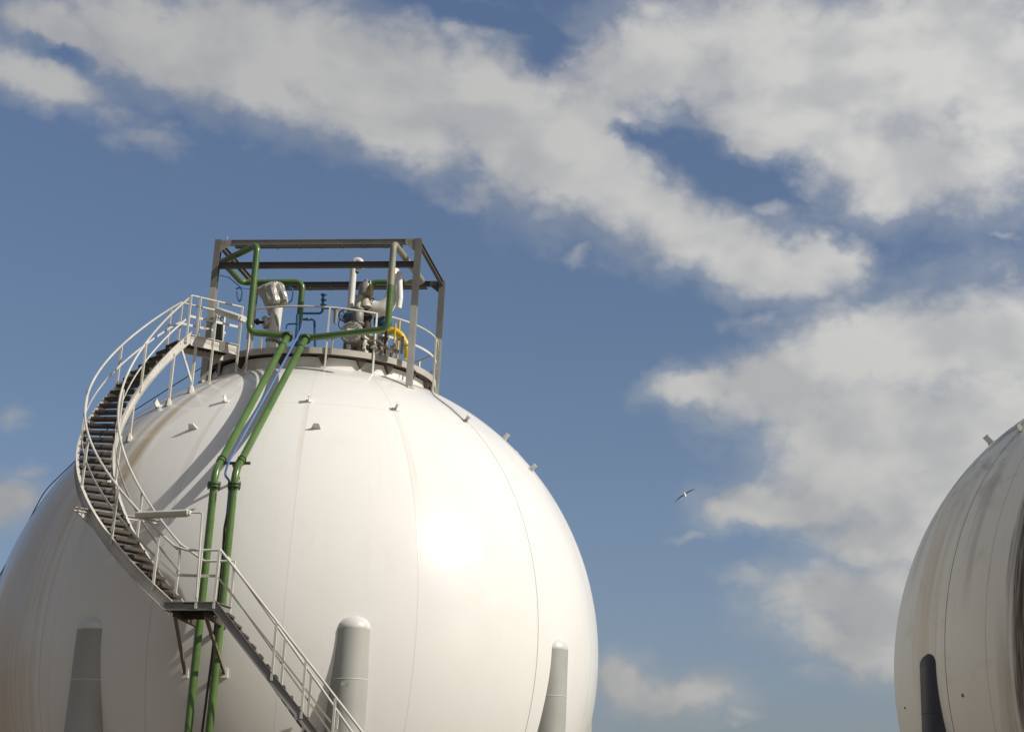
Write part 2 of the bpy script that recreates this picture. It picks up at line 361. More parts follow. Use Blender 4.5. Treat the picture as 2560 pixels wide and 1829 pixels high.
        if parent is None: o.location = off
        else: o.parent = parent
        if bevel:
            md = o.modifiers.new('bevel', 'BEVEL'); md.width = bevel; md.segments = 1; md.limit_method = 'ANGLE'
        if label: o['label'] = label
        return o
def fillet(pts, rad, seg=7):
    out = [pts[0]]
    rads = rad if hasattr(rad, '__len__') else [rad] * (len(pts) - 2)
    for i in range(1, len(pts) - 1):
        p0, p, p1 = pts[i - 1], pts[i], pts[i + 1]
        a = p0 - p; b = p1 - p; la, lb = np.linalg.norm(a), np.linalg.norm(b); a /= la; b /= lb
        cs = float(np.clip(a @ b, -1, 1)); half = math.acos(cs) / 2
        if half > math.radians(88): out.append(p); continue
        d = min(rads[i - 1] / math.tan(half), la * .48, lb * .48); r = d * math.tan(half)
        bis = (a + b); bis /= np.linalg.norm(bis); c = p + bis * (r / math.sin(half))
        s0 = p + a * d - c; s1 = p + b * d - c
        w = math.acos(float(np.clip((s0 @ s1) / (r * r), -1, 1)))
        for k in range(seg + 1):
            t = k / seg; out.append(c + (math.sin((1 - t) * w) * s0 + math.sin(t * w) * s1) / math.sin(w))
    out.append(pts[-1]); return out
def thing(name, label, cat, at, group=None):
    o = bpy.data.objects.new(name, None); COL.objects.link(o)
    o.location = (at[0] * S, at[1] * S, at[2] * S + ZC); o.empty_display_size = .3
    o['label'] = label; o['category'] = cat
    if group: o['group'] = group
    return o
def tag(o, label, cat, group=None):
    o['label'] = label; o['category'] = cat
    if group: o['group'] = group
    return o
mm = 1 / S / 1000.0     # one millimetre in radii
ISEC = lambda w, h, t=10 * mm: [(-w/2, -h/2), (w/2, -h/2), (w/2, -h/2 + t), (t/2, -h/2 + t), (t/2, h/2 - t), (w/2, h/2 - t), (w/2, h/2), (-w/2, h/2), (-w/2, h/2 - t), (-t/2, h/2 - t), (-t/2, -h/2 + t), (-w/2, -h/2 + t)]
CSEC = lambda w, h, t=10 * mm: [(0, -h/2), (w, -h/2), (w, -h/2 + t), (t, -h/2 + t), (t, h/2 - t), (w, h/2 - t), (w, h/2), (0, h/2)]

# ------------------------------------------------------------------ ground
g = MB(); R_ = 6000.0
g.add([(-R_, -R_, 0), (R_, -R_, 0), (R_, R_, 0), (-R_, R_, 0)], [(0, 1, 2, 3)])
go = g.build('ground', mat('dusty_concrete_ground', (0.15, 0.115, 0.075), 0.9, var=.25, vscale=.08), None, smooth_=False, world_units=True)
go['kind'] = 'structure'

# ------------------------------------------------------------------ tanks
def lug(mb, P, cen=V([0, 0, 0]), size=1.0, kind=0):
    n = (P - cen) / np.linalg.norm(P - cen); t = np.cross([0, 0, 1.], n); t /= np.linalg.norm(t); u = np.cross(n, t)
    w, h, l = 14 * mm * size, 120 * mm * size, 190 * mm * size
    if kind == 0:      # upright lifting lug: plate standing out of the shell with an angled foot
        b = P - n * 10 * mm
        mb.beam(b, P + n * l, w, h, up=u); mb.beam(P + n * 12 * mm - u * h * .5, P + n * 12 * mm + u * h * .5, h * 1.2, w * 1.4, up=n)
        mb.beam(P + n * l * .95 - u * h * .5, P + n * l * .95 + u * h * .5, h * .5, w * 1.2, up=n)
    else:              # flat ledge bracket
        mb.hexa([P - t*h - u*w, P + t*h - u*w, P + t*h*.5 + n*l*.9 - u*w, P - t*h*.5 + n*l*.9 - u*w, P - t*h + u*w, P + t*h + u*w, P + t*h*.5 + n*l*.9 + u*w, P - t*h*.5 + n*l*.9 + u*w])
def make_tank(cen, smat, colmat, capmat, cols, label, rc=0.056, ztop=None, main=True):
    T = thing('spherical_gas_tank', label, 'gas tank', (cen[0], cen[1], -ZC / S))
    nu, nv = 192, 96; m = MB(); vs = [(0, 0, -1)]; fs = []
    for j in range(1, nv):
        a = -math.pi / 2 + math.pi * j / nv
        for i in range(nu): q = 2 * math.pi * i / nu; vs.append((math.cos(a) * math.cos(q), math.cos(a) * math.sin(q), math.sin(a)))
    vs.append((0, 0, 1)); last = len(vs) - 1
    for i in range(nu):
        fs.append((0, 1 + (i + 1) % nu, 1 + i)); b = 1 + (nv - 2) * nu; fs.append((last, b + i, b + (i + 1) % nu))
    for j in range(nv - 2):
        for i in range(nu):
            a = 1 + j * nu; b = a + nu; fs.append((a + i, a + (i + 1) % nu, b + (i + 1) % nu, b + i))
    me = bpy.data.meshes.new('shell'); me.from_pydata([(x * S, y * S, z * S) for x, y, z in vs], [], fs); me.update()
    for p in me.polygons: p.use_smooth = True
    me.materials.append(smat); so = bpy.data.objects.new('shell', me); COL.objects.link(so); so.parent = T
    so.location = (0, 0, ZC + cen[2] * S)
    zb = -ZC / S; first = None
    for azd in cols:
        p = pol(azd, 0.967, 0) + V([cen[0], cen[1], 0])
        z0 = ztop + cen[2]
        c = MB(); c.lathe([(rc, zb), (rc, z0)], (p[0], p[1], 0), n=40)
        co = c.build('support_column', colmat, T)
        d = MB(); d.lathe([(rc * 1.0, z0 - .0015), (rc * 1.012, z0), (rc * .97, z0 + rc * .22), (rc * .82, z0 + rc * .45), (rc * .55, z0 + rc * .64), (rc * .2, z0 + rc * .74), (.0005, z0 + rc * .76)], (p[0], p[1], 0), n=40)
        d.build('domed_cap', capmat, co)
        w = MB(); w.tube([p + V([rc * math.cos(q), rc * math.sin(q), z0 - .143]) for q in np.linspace(0, 2 * math.pi, 40, endpoint=False)], .0012, 6, closed=True)
        w.build('weld_ring', capmat, co)
    return T, so
SH1 = shell_mat('warm_white_shell_paint', (0.79, 0.778, 0.735), [-31, -57.45, -79.5, -101.5, -124, -146.5, 168, -8], [.55, .14, .10, .16, .2, .2, .2, .3], 
    [(-116.2, 2.6, 0.30, 0.93, (0.42, 0.30, 0.14), .75, .95), (-121, 1.8, 0.45, 0.93, (0.45, 0.36, 0.24), .5, .9), (-108.5, 1.5, 0.70, 0.93, (0.42, 0.33, 0.2), .35, .9),
     (-97, 0.8, 0.80, 0.93, (0.50, 0.36, 0.18), .4, .9), (-89, 1.2, 0.84, 0.93, (0.55, 0.42, 0.22), .35, .9), (-102.2, 1.1, 0.30, 0.735, (0.50, 0.38, 0.22), .30, .95), (-79.9, .9, 0.38, 0.735, (0.50, 0.38, 0.22), .28, .95), (-57, 1.0, 0.34, 0.735, (0.50, 0.38, 0.22), .22, .95), (-127, 3.5, 0.2, 0.95, (0.50, 0.40, 0.26), .5, .95), (-136, 15, -0.95, 0.62, (0.52, 0.41, 0.27), .62, .98), (-155, 12, -0.95, 0.5, (0.52, 0.43, 0.31), .5, .98)], 0.0)
SH2 = shell_mat('grimy_off_white_shell_paint', (0.86, 0.83, 0.735), [-152.3, -141.5, 175, -120, -98], [.85, .22, .4, .4, .4],
    [(-127.0, 9.8, -0.8, 0.92, (0.050, 0.030, 0.016), .98, .22), (-137.5, 2.5, -0.5, 0.2, (0.22, 0.16, 0.10), .45, .95), (-160, 6, -.3, .7, (0.56, 0.43, 0.26), .5, .95), (-147, 2, .1, .75, (0.40, 0.36, 0.32), .45, .95), (-171, 5, .2, .9, (0.40, 0.37, 0.34), .5, .95)], 1.0)
pC = pol(-68.0, 0.985, 0)
ZT = zat(pC - V([0, .04, 0]), 1566)
T1, shell1 = make_tank(V([0, 0, 0]), SH1, M_COLUMN, M_CAP, [-113, -68, -24, 21, 65, 110, 155, -157.5],
    'big clean white spherical gas tank with green pipes and curved stairs on its side', ztop=ZT)
T2, shell2 = make_tank(C2, SH2, M_COL2, M_COL2, [-158.0, -113, -68, -23, 22, 67, 112, 157],
    'grimy streaked grey-white spherical tank cut off by the right edge of the photo', ztop=ZT)
def tank_part(mb, name, m, T, **k): return mb.build(name, m, T, **k)
for (x, y, k) in [(565, 1003, 0), (772, 1003, 0), (988, 1024, 0), (397, 1016, 0), (1163, 1054, 0), (483, 1072, 1), (790, 1071, 1)]:
    m_ = MB(); lug(m_, sph(x, y), kind=k); tank_part(m_, 'lug', M_WHITE, T1, smooth_=False)
for azd, z in ((-10.5, .735), (-12, .62), (12, .735), (35, .735), (-150, .735), (-172, .735), (165, .735)):
    m_ = MB(); lug(m_, pol(azd, math.sqrt(1 - z * z), z), kind=0); tank_part(m_, 'lug', M_WHITE, T1, smooth_=False)
for azd, z in ((-150.5, .73), (-128, .73)):
    m_ = MB(); lug(m_, C2 + pol(azd, math.sqrt(1 - z * z), z), C2, 1.1, 0); tank_part(m_, 'lug', M_GREYV, T2, smooth_=False)
# second tank: lug seen on its skyline
q2 = sph(2478, 1107, 1.0, C2); m_ = MB(); lug(m_, q2, C2, 1.25, 0); tank_part(m_, 'lug', M_GREYV, T2, smooth_=False)
for (x, y, s_) in ((2407, 1737, 1), (2263, 1768, .7)):      # small nameplate stubs on the second tank
    P = sph(x, y, 1.0, C2); n = (P - C2) / np.linalg.norm(P - C2); m_ = MB(); m_.beam(P - V([0, 0, 35 * mm * s_]) + n * 8 * mm, P + V([0, 0, 35 * mm * s_]) + n * 8 * mm, 45 * mm * s_, 25 * mm, up=n)
    tank_part(m_, 'stub', M_BLACK, T2, smooth_=False)
# neck ring under the top deck and its base weld
DC = V([-.0074, -.0129, 0]); RD, HD = .402, .9831; RN = .375
nk = MB(); nk.lathe([(RN, .90), (RN, HD - .026), (RN - .01, HD - .026), (RN - .01, .90)], (DC[0], DC[1], 0), n=96, cap=False)
tank_part(nk, 'neck_ring', M_WHITE, T1)
# ------------------------------------------------------------------ box on the near column (small plate clamp)
P = cyl(861, 1716, 1.046)
# ------------------------------------------------------------------ top deck
D = thing('round_top_deck', 'round railed service deck with dark underside on top of the clean white tank', 'platform', (DC[0], DC[1], HD))
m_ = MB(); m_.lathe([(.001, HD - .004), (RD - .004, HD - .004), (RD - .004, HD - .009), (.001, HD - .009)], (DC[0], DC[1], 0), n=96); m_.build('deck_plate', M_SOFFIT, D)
m_ = MB(); m_.lathe([(RD, HD), (RD, HD - .021), (RD - .004, HD - .0212), (RD - .004, HD)], (DC[0], DC[1], 0), n=128, cap=False)
m_.f += [tuple((3 * 128 + k, 3 * 128 + (k + 1) % 128, (k + 1) % 128, k)) for k in range(128)]
m_.build('rim_plate', M_DECK, D)
for azd in (-121, -97.5, -76, -57, -41, -24, -5, 20, 50, 80, 110, 140, 170, -160, -140):
    n = pol(azd, 1, 0); t = V([-n[1], n[0], 0]); a = DC + n * (RN + .018) ; zt = HD - .0215; w = .019
    m_ = MB()
    m_.add([a - t*w + V([0,0,zt]), a + t*w + V([0,0,zt]), a + V([0,0,zt - .034]) - n*.008, a - t*w - n*.019 + V([0,0,zt]), a + t*w - n*.019 + V([0,0,zt]), a + V([0,0,zt - .034]) - n*.017],
           [(0, 1, 2), (5, 4, 3), (0, 3, 4, 1), (1, 4, 5, 2), (2, 5, 3, 0)])
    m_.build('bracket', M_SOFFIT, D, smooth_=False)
m_ = MB()      # ring joist and radial joists below the plate
m_.tube([DC + pol(a, RN + .012, HD - .018) for a in np.arange(0, 360, 5)], .006, 6, closed=True)
for a in np.arange(0, 360, 15): m_.beam(DC + pol(a, RN - .004, HD - .016), DC + pol(a, RD - .005, HD - .014), .004, .012)
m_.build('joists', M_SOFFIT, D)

# entry of the stairs onto the deck
PD = atz(598, 869, HD)
aE = math.degrees(math.atan2(PD[1] - DC[1], PD[0] - DC[0]))
RR = .4004; HR = .1417
arc = lambda a0, a1, z, r=RR, st=3: [DC + pol(a, r, z) for a in np.linspace(a0, a1, max(3, int(abs(a1 - a0) / st)))]
a0, a1 = aE + 1.5, aE - 17 + 360
m_ = MB(); m_.tube(arc(a0, a1, HD + HR), 27 * mm, 8); m_.build('top_rail', M_RAIL, D)
m_ = MB(); m_.beam  # mid rail is a flat bar
fr = []
for a in np.linspace(-66, a1, 100): fr.append((DC + pol(a, RR - .001, HD + HR * .5), pol(a, 1, 0), V([0, 0, 1.])))
m_.sweep(fr, [(-4*mm, -30*mm), (4*mm, -30*mm), (4*mm, 30*mm), (-4*mm, 30*mm)]); m_.build('mid_rail', M_RAIL, D)
posts = [a0 + .3, -75.0, -52, -28.5, -4, 20, 44, 68, 92, 116, 140, 164, a1 - .5]
for a in posts:
    b = DC + pol(a, RR + .004, 0); zs = math.sqrt(1 - (b[0]**2 + b[1]**2)) - .002
    m_ = MB(); n = pol(a, 1, 0); m_.beam(V([b[0], b[1], zs]), V([b[0], b[1], HD + HR]), 48 * mm, 48 * mm, up=n)
    m_.build('rail_post', M_RAIL, D, smooth_=False)

# ------------------------------------------------------------------ steel frame over the deck
FC = V([.0275, -.1116]); psi = -.014
corner = lambda sx, sy, ins=0: V([FC[0] + (.3471 - ins) * sx * math.cos(psi) - (.2324 - ins) * sy * math.sin(psi), FC[1] + (.3471 - ins) * sx * math.sin(psi) + (.2324 - ins) * sy * math.cos(psi)])
FT = 1.3872
FR = thing('steel_frame', 'open box frame of dark steel beams on four pale posts above the round deck', 'steel frame', (FC[0], FC[1], .93))
CN = [corner(-1, -1), corner(1, -1), corner(1, 1), corner(-1, 1)]
split = [720, 765, 848, 760]
W = 160 * mm
fx = V([math.cos(psi), math.sin(psi), 0])
for i, (c, ys) in enumerate(zip(CN, split)):
    zb = math.sqrt(1 - c @ c) - .004; zsp = zat(c, ys) if i < 3 else zat(CN[2], 848) 
    lo = MB(); lo.beam([c[0], c[1], zb], [c[0], c[1], zsp], W, W, up=(0, -1, 0), prof=ISEC(W, W, 14 * mm)); 
    lp = lo.build('post', M_LIGHTST, FR, smooth_=False)
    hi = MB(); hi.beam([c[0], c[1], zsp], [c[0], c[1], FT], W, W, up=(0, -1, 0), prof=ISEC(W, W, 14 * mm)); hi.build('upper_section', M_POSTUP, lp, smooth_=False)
    ft = MB(); ft.lathe([(.018, zb - .002), (.018, zb + .004), (.011, zb + .007)], (c[0], c[1], 0), n=4); ft.build('base_plate', M_LIGHTST, lp, smooth_=False)
e3 = lambda c, z: V([c[0], c[1], z])
hb = 150 * mm
for (i, j, nm) in ((0, 1, 'f'), (1, 2, 's'), (3, 2, 'f'), (0, 3, 's')):
    a, b = e3(CN[i], FT - hb / 2), e3(CN[j], FT - hb / 2); t = (b - a) / np.linalg.norm(b - a)
    m_ = MB(); m_.beam(a + t * W / 2, b - t * W / 2, 90 * mm, hb, prof=ISEC(90 * mm, hb, 10 * mm)); 
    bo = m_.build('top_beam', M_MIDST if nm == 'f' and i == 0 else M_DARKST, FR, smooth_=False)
    if nm == 'f':      # cable tray hung under the beam
        m_ = MB(); zt = FT - hb - 28 * mm; a2, b2 = a + t * .06, b - t * .055; a2[2] = b2[2] = zt - 25 * mm
        m_.beam(a2, b2, 120 * mm, 45 * mm, prof=[(-60*mm, -22*mm), (60*mm, -22*mm), (60*mm, 22*mm), (56*mm, 22*mm), (56*mm, -18*mm), (-56*mm, -18*mm), (-56*mm, 22*mm), (-60*mm, 22*mm)])
        m_.build('cable_tray', M_DARKST, bo, smooth_=False)
        for q in np.linspace(.12, .9, 7):
            p_ = a2 + (b2 - a2) * q; m_ = MB(); m_.beam(p_ + V([0, 0, -30*mm]), p_ + V([0, 0, 52 * mm]), 50 * mm, 130 * mm, up=(0, 1, 0)); m_.build('tray_clamp', M_DARKST, bo, smooth_=False)
# middle beam between the front posts, set behind them
zm = zat(CN[0], 664); a, b = e3(CN[0] + V([W * .5, .0]), zm), e3(CN[1] - V([W * .5, .0]), zm)
m_ = MB(); m_.beam(a, b, 100 * mm, 165 * mm, prof=ISEC(100 * mm, 165 * mm, 10 * mm)); m_.build('middle_beam', M_DARKST, FR, smooth_=False)
for (i, s_, j) in ((0, 1, 0), (1, -1, 0), (2, -1, 1), (3, 1, 1)):     # corner gusset plates with bolts
    c = CN[i]; y = c[1] + (-1 if j == 0 else -1) * 48 * mm; x0 = c[0] + s_ * W * .5
    L_ = 360 * mm; zt = FT - 4 * mm
    m_ = MB(); P0 = [V([x0, y, zt]), V([x0 + s_ * L_ * .75, y, zt]), V([x0 + s_ * L_ * .75, y, zt - hb * .95]), V([x0 + s_ * L_ * .1, y, zt - L_ * .9]), V([x0, y, zt - L_])]
    n5 = 5; vs = P0 + [p_ + V([0, -12 * mm, 0]) for p_ in P0]; m_.add(vs, [tuple(range(5)), tuple(range(9, 4, -1))] + [(k, (k + 1) % 5, 5 + (k + 1) % 5, 5 + k) for k in range(5)])
    for bx, bz in ((.15, .1), (.35, .1), (.15, .28), (.35, .28)): m_.tube([V([x0 + s_ * L_ * bx, y - 10 * mm, zt - L_ * bz]), V([x0 + s_ * L_ * bx, y - 26 * mm, zt - L_ * bz])], 11 * mm, 6)
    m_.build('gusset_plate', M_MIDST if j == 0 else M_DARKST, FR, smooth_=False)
for c in ((568, 590), (660, 688)):      # whip aerials / lightning pins
    yv = CN[0][1] if c[1] < 600 else CN[3][1]
    p_ = aty(c[0], c[1] + 12, yv); m_ = MB(); m_.tube([V([p_[0], yv, FT - .001]), V([p_[0], yv, FT + .015])], 6 * mm, 5); m_.build('pin', M_WHITE, FR)

# ------------------------------------------------------------------ green pipes
PR = .0110
L0 = cyl(719, 840, .445); R0 = cyl(764, 846, .445)
L1 = atz(622, 829, L0[2]); L1[1] = L0[1] - .02; L1 = aty(622, 830, L1[1])
R1 = aty(969, 822, R0[1] - .05)
zl = zat(L1, 611); zr = zat(R1, 607)
L3 = atz(556, 654, zl); L4 = atz(604, 706, zl); L5 = atz(757, 705, zl)
R3 = atz(1058, 706, zr); R4 = atz(925, 706, zr)
LB, RB = pol(-92.25, 1.035, 0), pol(-89.0, 1.035, 0)
def green_pipe(lab, B, zbend, T0, rest, flz, upper_grey=None):
    top = rest[0]
    G = thing('green_pipe', lab, 'pipe', (B[0], B[1], -.62))
    bend = V([B[0], B[1], zbend]); d = (T0 - bend) / np.linalg.norm(T0 - bend)
    m_ = MB(); m_.tube([V([B[0], B[1], -.62]), bend, T0 - d * .0], PR, 20, bend=.07, seg=10); m_.build('riser', M_GREEN, G)
    m_ = MB(); m_.tube([T0 - d * .012, T0 + d * .012] + rest[0], PR, 20, bend=.026, seg=9); lo = m_.build('loop', M_GREEN, G)
    if len(rest) > 1:
        m_ = MB(); m_.tube(rest[1], PR * 1.0, 20, bend=.026, seg=9); m_.build('loop', M_PALEGR, G, label='faded grey upper length of the pipe')
        m_ = MB(); m_.tube(rest[2], PR, 20, bend=.026, seg=9); m_.build('loop', M_GREEN, G)
    m_ = MB(); m_.flange(T0 - d * .004, d, PR * 1.75, .010); m_.build('flange', M_GREEND, G)
    m_ = MB(); m_.flange(V([B[0], B[1], flz]), (0, 0, 1), PR * 1.72, .008); m_.flange(V([B[0], B[1], flz - .009]), (0, 0, 1), PR * 1.72, .006)
    for k in range(8):
        q = k * math.pi / 4; c = V([B[0] + PR * 1.5 * math.cos(q), B[1] + PR * 1.5 * math.sin(q), flz]); m_.tube([c - V([0, 0, .017]), c + V([0, 0, .007])], .0017, 5)
    m_.build('flange', M_GREEND, G)
    for s_ in (.05, .066): 
        c = bend + d * s_; m_ = MB(); m_.flange(c, d, PR * 1.22, .0022); m_.build('clamp', M_GREEND, G)
    c = T0 - d * .065; m_ = MB(); m_.flange(c, d, PR * 1.16, .002); m_.build('clamp', M_GREEND, G)
    return G, bend, d
zb1 = zat(LB, 1178); zf = zat(LB, 1209)
GL, bL, dL = green_pipe('left one of the two green pipes, looping over the deck beside the silver cover', LB, zb1, L0,
    [[L0 + V([-.012, 0, .003]), L1, V([L1[0], L1[1], zl]), L3, L4, L5, V([L5[0], L5[1], HD])]], zf)
RM = V([R1[0], R1[1], zat(R1, 713)])
GR, bR, dR = green_pipe('right one of the two green pipes, looping over the deck with a faded grey top', RB, zb1, R0,
    [[R0 + V([.014, 0, .003]), R1, RM], [RM, V([R1[0], R1[1], zr]), R3, (R3 + R4) * .5 + V([.03, 0, 0])], [(R3 + R4) * .5 + V([.03, 0, 0]), V([R4[0], R4[1], zr]), V([R4[0], R4[1], zr - .09])]], zf)
m_ = MB(); cA = bL + dL * .055 + V([-.018, .016, -.002]); cB = bR + dR * .055 + V([.024, .016, -.002]); m_.beam(cA, cB, 60 * mm, 60 * mm)
m_.beam((cA + cB) / 2, (cA + cB) / 2 * .93, 60 * mm, 60 * mm, up=(0, 0, 1))
tag(m_.build('pipe_support', M_GREEND, None, smooth_=False), 'dark green cross bar clamping the two green pipes at their bend', 'bracket')
m_ = MB(); p_ = aty(653, 846, L1[1] + .005); m_.beam(V([p_[0], p_[1], HD - .02]), V([p_[0], p_[1], L0[2] - PR]), 60 * mm, 60 * mm, up=(0, 1, 0)); 
tag(m_.build('pipe_stand', M_LIGHTST, None, smooth_=False), 'short grey stand under the left green pipe at the deck edge', 'pipe stand')
m_ = MB(); p_ = aty(831, 846, -.40); m_.beam(V([p_[0], p_[1], HD - .02]), V([p_[0], p_[1], 1.022]), 50 * mm, 50 * mm, up=(0, 1, 0)); m_.flange(V([p_[0], p_[1], 1.02]), (0, 0, 1), .012, .006)
tag(m_.build('pipe_stand', M_LIGHTST, None, smooth_=False), 'short pale stand under the right green pipe behind the deck rail', 'pipe stand')

# blue conduit between the green pipes, dark cable below
mid = lambda a, b, q=.5: a + (b - a) * q
u0 = aty(750, 830, -.43); bm = V([(bL[0] + bR[0]) / 2 - .004, bL[1] + .012, bL[2]])
CB = thing('cable_conduit', 'thin light blue conduit running down between the two green pipes', 'conduit', (bm[0], bm[1], -.62))
m_ = MB(); m_.tube([aty(755, 806, -.43), u0, mid(u0, bm, .5) + V([0, 0, .004]), bm + V([.006, 0, .03]), bm + V([-.002, 0, -.01]), cyl(575, 1200, 1.037), cyl(572, 1240, 1.035), cyl(567, 1290, 1.035)], .0034, 8, bend=.03); m_.build('upper_conduit', M_BLUEC, CB)
lowpt = [cyl(568, 1284, 1.035), cyl(561, 1320, 1.034), cyl(556, 1400, 1.03), cyl(545, 1500, 1.028), cyl(530, 1640, 1.028), cyl(505, 1829, 1.028)]
lowpt.append(lowpt[-1] + V([0, 0, -.3]))
m_ = MB(); m_.tube(lowpt, .0036, 8, bend=.03); m_.build('lower_cable', M_DKCABLE, CB)

# ------------------------------------------------------------------ curved staircase
Q = [0.0035, 0.03754, -0.08329, 0.08433, 0.31625, 0.17533, 0.01599, -0.01577, -0.04966, -0.07401, 0.28845, 0.96069, -0.0258, -0.09428, 1.21484, -0.25145, 0.00181, 0.00837, -0.4722, 0.00921]
def sB(k):
    x = (k - 17) / 17; z = .507 + np.polyval(Q[16:20], x); t = math.radians(-125) + np.polyval(Q[:6], x); r = np.polyval(Q[6:12], x)
    return V([r * math.cos(t), r * math.sin(t), z])
def sN(k):
    x = (k - 17) / 17; p_ = math.radians(-145) + np.polyval(Q[12:16], x); return V([math.cos(p_), math.sin(p_), 0])
WS = .095
sA = lambda k: sB(k) + WS * sN(k)
def sD(k, f=sB):
    d = f(k + .05) - f(k - .05); d[2] = 0; return d / np.linalg.norm(d)
ST = thing('curved_staircase', 'upper curved flight of open stairs with brown treads bending around the left of the tank', 'stairs', sB(35))
for k in range(1, 35):
    a, b = sB(k), sA(k); da, db = sD(k), sD(k, sA); h = .0165; t_ = .0075
    a = a + (b - a) * .03; b = b - (b - a) * .03
    z = V([0, 0, t_])
    m_ = MB(); m_.hexa([a - da*h - z, a + da*h - z, b + db*h - z, b - db*h - z, a - da*h, a + da*h, b + db*h, b - db*h])
    for q_ in (-1, 1): m_.beam(mid(a, b, .0) + q_ * da * h * .93 - z * 1.15, mid(a, b, 1.0) + q_ * db * h * .93 - z * 1.15, 6 * mm, 14 * mm)
    m_.build('tread', M_TREAD, ST, smooth_=False)
ks = np.linspace(0, 35, 71)
for f, sg, nm in ((sB, -1, 'inner'), (sA, 1, 'outer')):
    m_ = MB(); fr = []
    for k in ks: fr.append((f(k) + V([0, 0, -.004]), sN(k) * sg, V([0, 0, 1.])))
    m_.sweep(fr, [(x_, y_ - (.004 if sg < 0 else .010)) for x_, y_ in [(0, -.024), (.0085, -.024), (.0085, -.0215), (.002, -.0215), (.002, .0135), (.0085, .0135), (.0085, .016), (0, .016)]])
    so_ = m_.build('stringer', M_STRING, ST)
    m_ = MB()
    for k in range(1, 35):
        for q_ in (-.18, .18):
            p_ = f(k + q_) + V([0, 0, -.010 - .004 * sg]); m_.tube([p_ + sN(k) * sg * .0015, p_ + sN(k) * sg * .0042], .0016, 6)
    m_.build('bolts', M_WHITE, so_)
RH = .141
LZ = sB(35)[2]
# landing points of the upper flight: front edge B0 -> PD
B0, A0 = sB(0), sA(0)
PDi = PD.copy(); PDi[2] = HD
vec = PDi - V([B0[0], B0[1], HD]); vn = vec / np.linalg.norm(vec); nn = V([-vn[1], vn[0], 0])
if nn[1] < 0: nn = -nn
A1 = V([B0[0], B0[1], HD]) + nn * WS; A1e = A1 + vec * .97
B0z = V([B0[0], B0[1], HD])
def rail(mb, pts, h, r, bend=.01): mb.tube([V(p_) + V([0, 0, h]) for p_ in pts], r, 8, bend=bend)
kk = np.linspace(.4, 34, 60)
pI = [PDi] + [B0z] + [sB(k) for k in kk] ; pO = [A1e, A1, mid(A1, sA(1.2), .5)] + [sA(k) for k in np.linspace(1.2, 33.6, 58)]
# level stretch over the lower landing, then the lower flight
R2i, R2o = 1.13, 1.22
zb2 = -.62
def low(azd0, z0, slope, azd, rho): return pol(azd, rho, z0 - slope * math.radians(azd - azd0))
z600o = cyl(600, 1586, R2o); z783o = cyl(783, 1822, R2o)
az_a, az_b = [math.degrees(math.atan2(q[1], q[0])) for q in (z600o, z783o)]
slope = (z600o[2] - z783o[2]) / math.radians(az_b - az_a)
LZ = z = sB(35)[2] - .003
azS = az_a - (0)      # azimuth where lower flight starts: height reaches landing level
azS = az_a - math.degrees((LZ - z600o[2]) / slope)
def fl(azd, rho): return pol(azd, rho, LZ - slope * math.radians(azd - azS))
azE = azS + math.degrees((LZ + .60) / slope)
azs = np.linspace(azS, azE, 40)
m_ = MB(); rail(m_, pI, RH, 27 * mm, None); m_.build('handrail', M_RAIL, ST)
m_ = MB(); rail(m_, pO + [sA(35)], RH, 27 * mm, None); m_.build('handrail', M_RAIL, ST)
def flatbar(mb, pts, h, w=62 * mm):
    fr = []
    pts = [V(p_) for p_ in pts]
    for i, p_ in enumerate(pts):
        d = pts[min(i + 1, len(pts) - 1)] - pts[max(i - 1, 0)]; d[2] = 0; d /= np.linalg.norm(d) + 1e-9
        fr.append((p_ + V([0, 0, h]), V([-d[1], d[0], 0]), V([0, 0, 1.])))
    mb.sweep(fr, [(-4*mm, -w/2), (4*mm, -w/2), (4*mm, w/2), (-4*mm, w/2)])
m_ = MB(); flatbar(m_, pI, RH * .5); m_.build('mid_rail', M_RAIL, ST)
m_ = MB(); flatbar(m_, pO + [sA(35)], RH * .5); m_.build('mid_rail', M_RAIL, ST)
def post(par, base, top, w=50 * mm, m=None, name='rail_post', up=(0, 1, 0)):
    q = MB(); q.beam(base, top, w, w, up=up); return q.build(name, m or M_RAIL, par, smooth_=False)
for k in (1.3, 7.2, 14.5, 21.8, 28.2, 33.2):
    p_ = sA(k) + sN(k) * .004; post(ST, p_ + V([0, 0, -.018]), p_ + V([0, 0, RH]))
for k in (.6, 7.6, 14.3, 20.8, 27.8, 33.8):
    p_ = sB(k) - sN(k) * .004; post(ST, p_ + V([0, 0, -.018]), p_ + V([0, 0, RH]))
for q_ in (.10, .45, .97):
    p_ = B0z + vec * q_ - nn * .004
    zz = math.sqrt(max(.01, 1 - p_[0]**2 - p_[1]**2)) if q_ > .3 else HD - .03
    post(ST, V([p_[0], p_[1], zz - .003]), p_ + V([0, 0, RH]))
for q_ in (.03, .42, .8):
    p_ = A1 + vec * q_ + nn * .004; post(ST, p_ + V([0, 0, -.03]), p_ + V([0, 0, RH]))
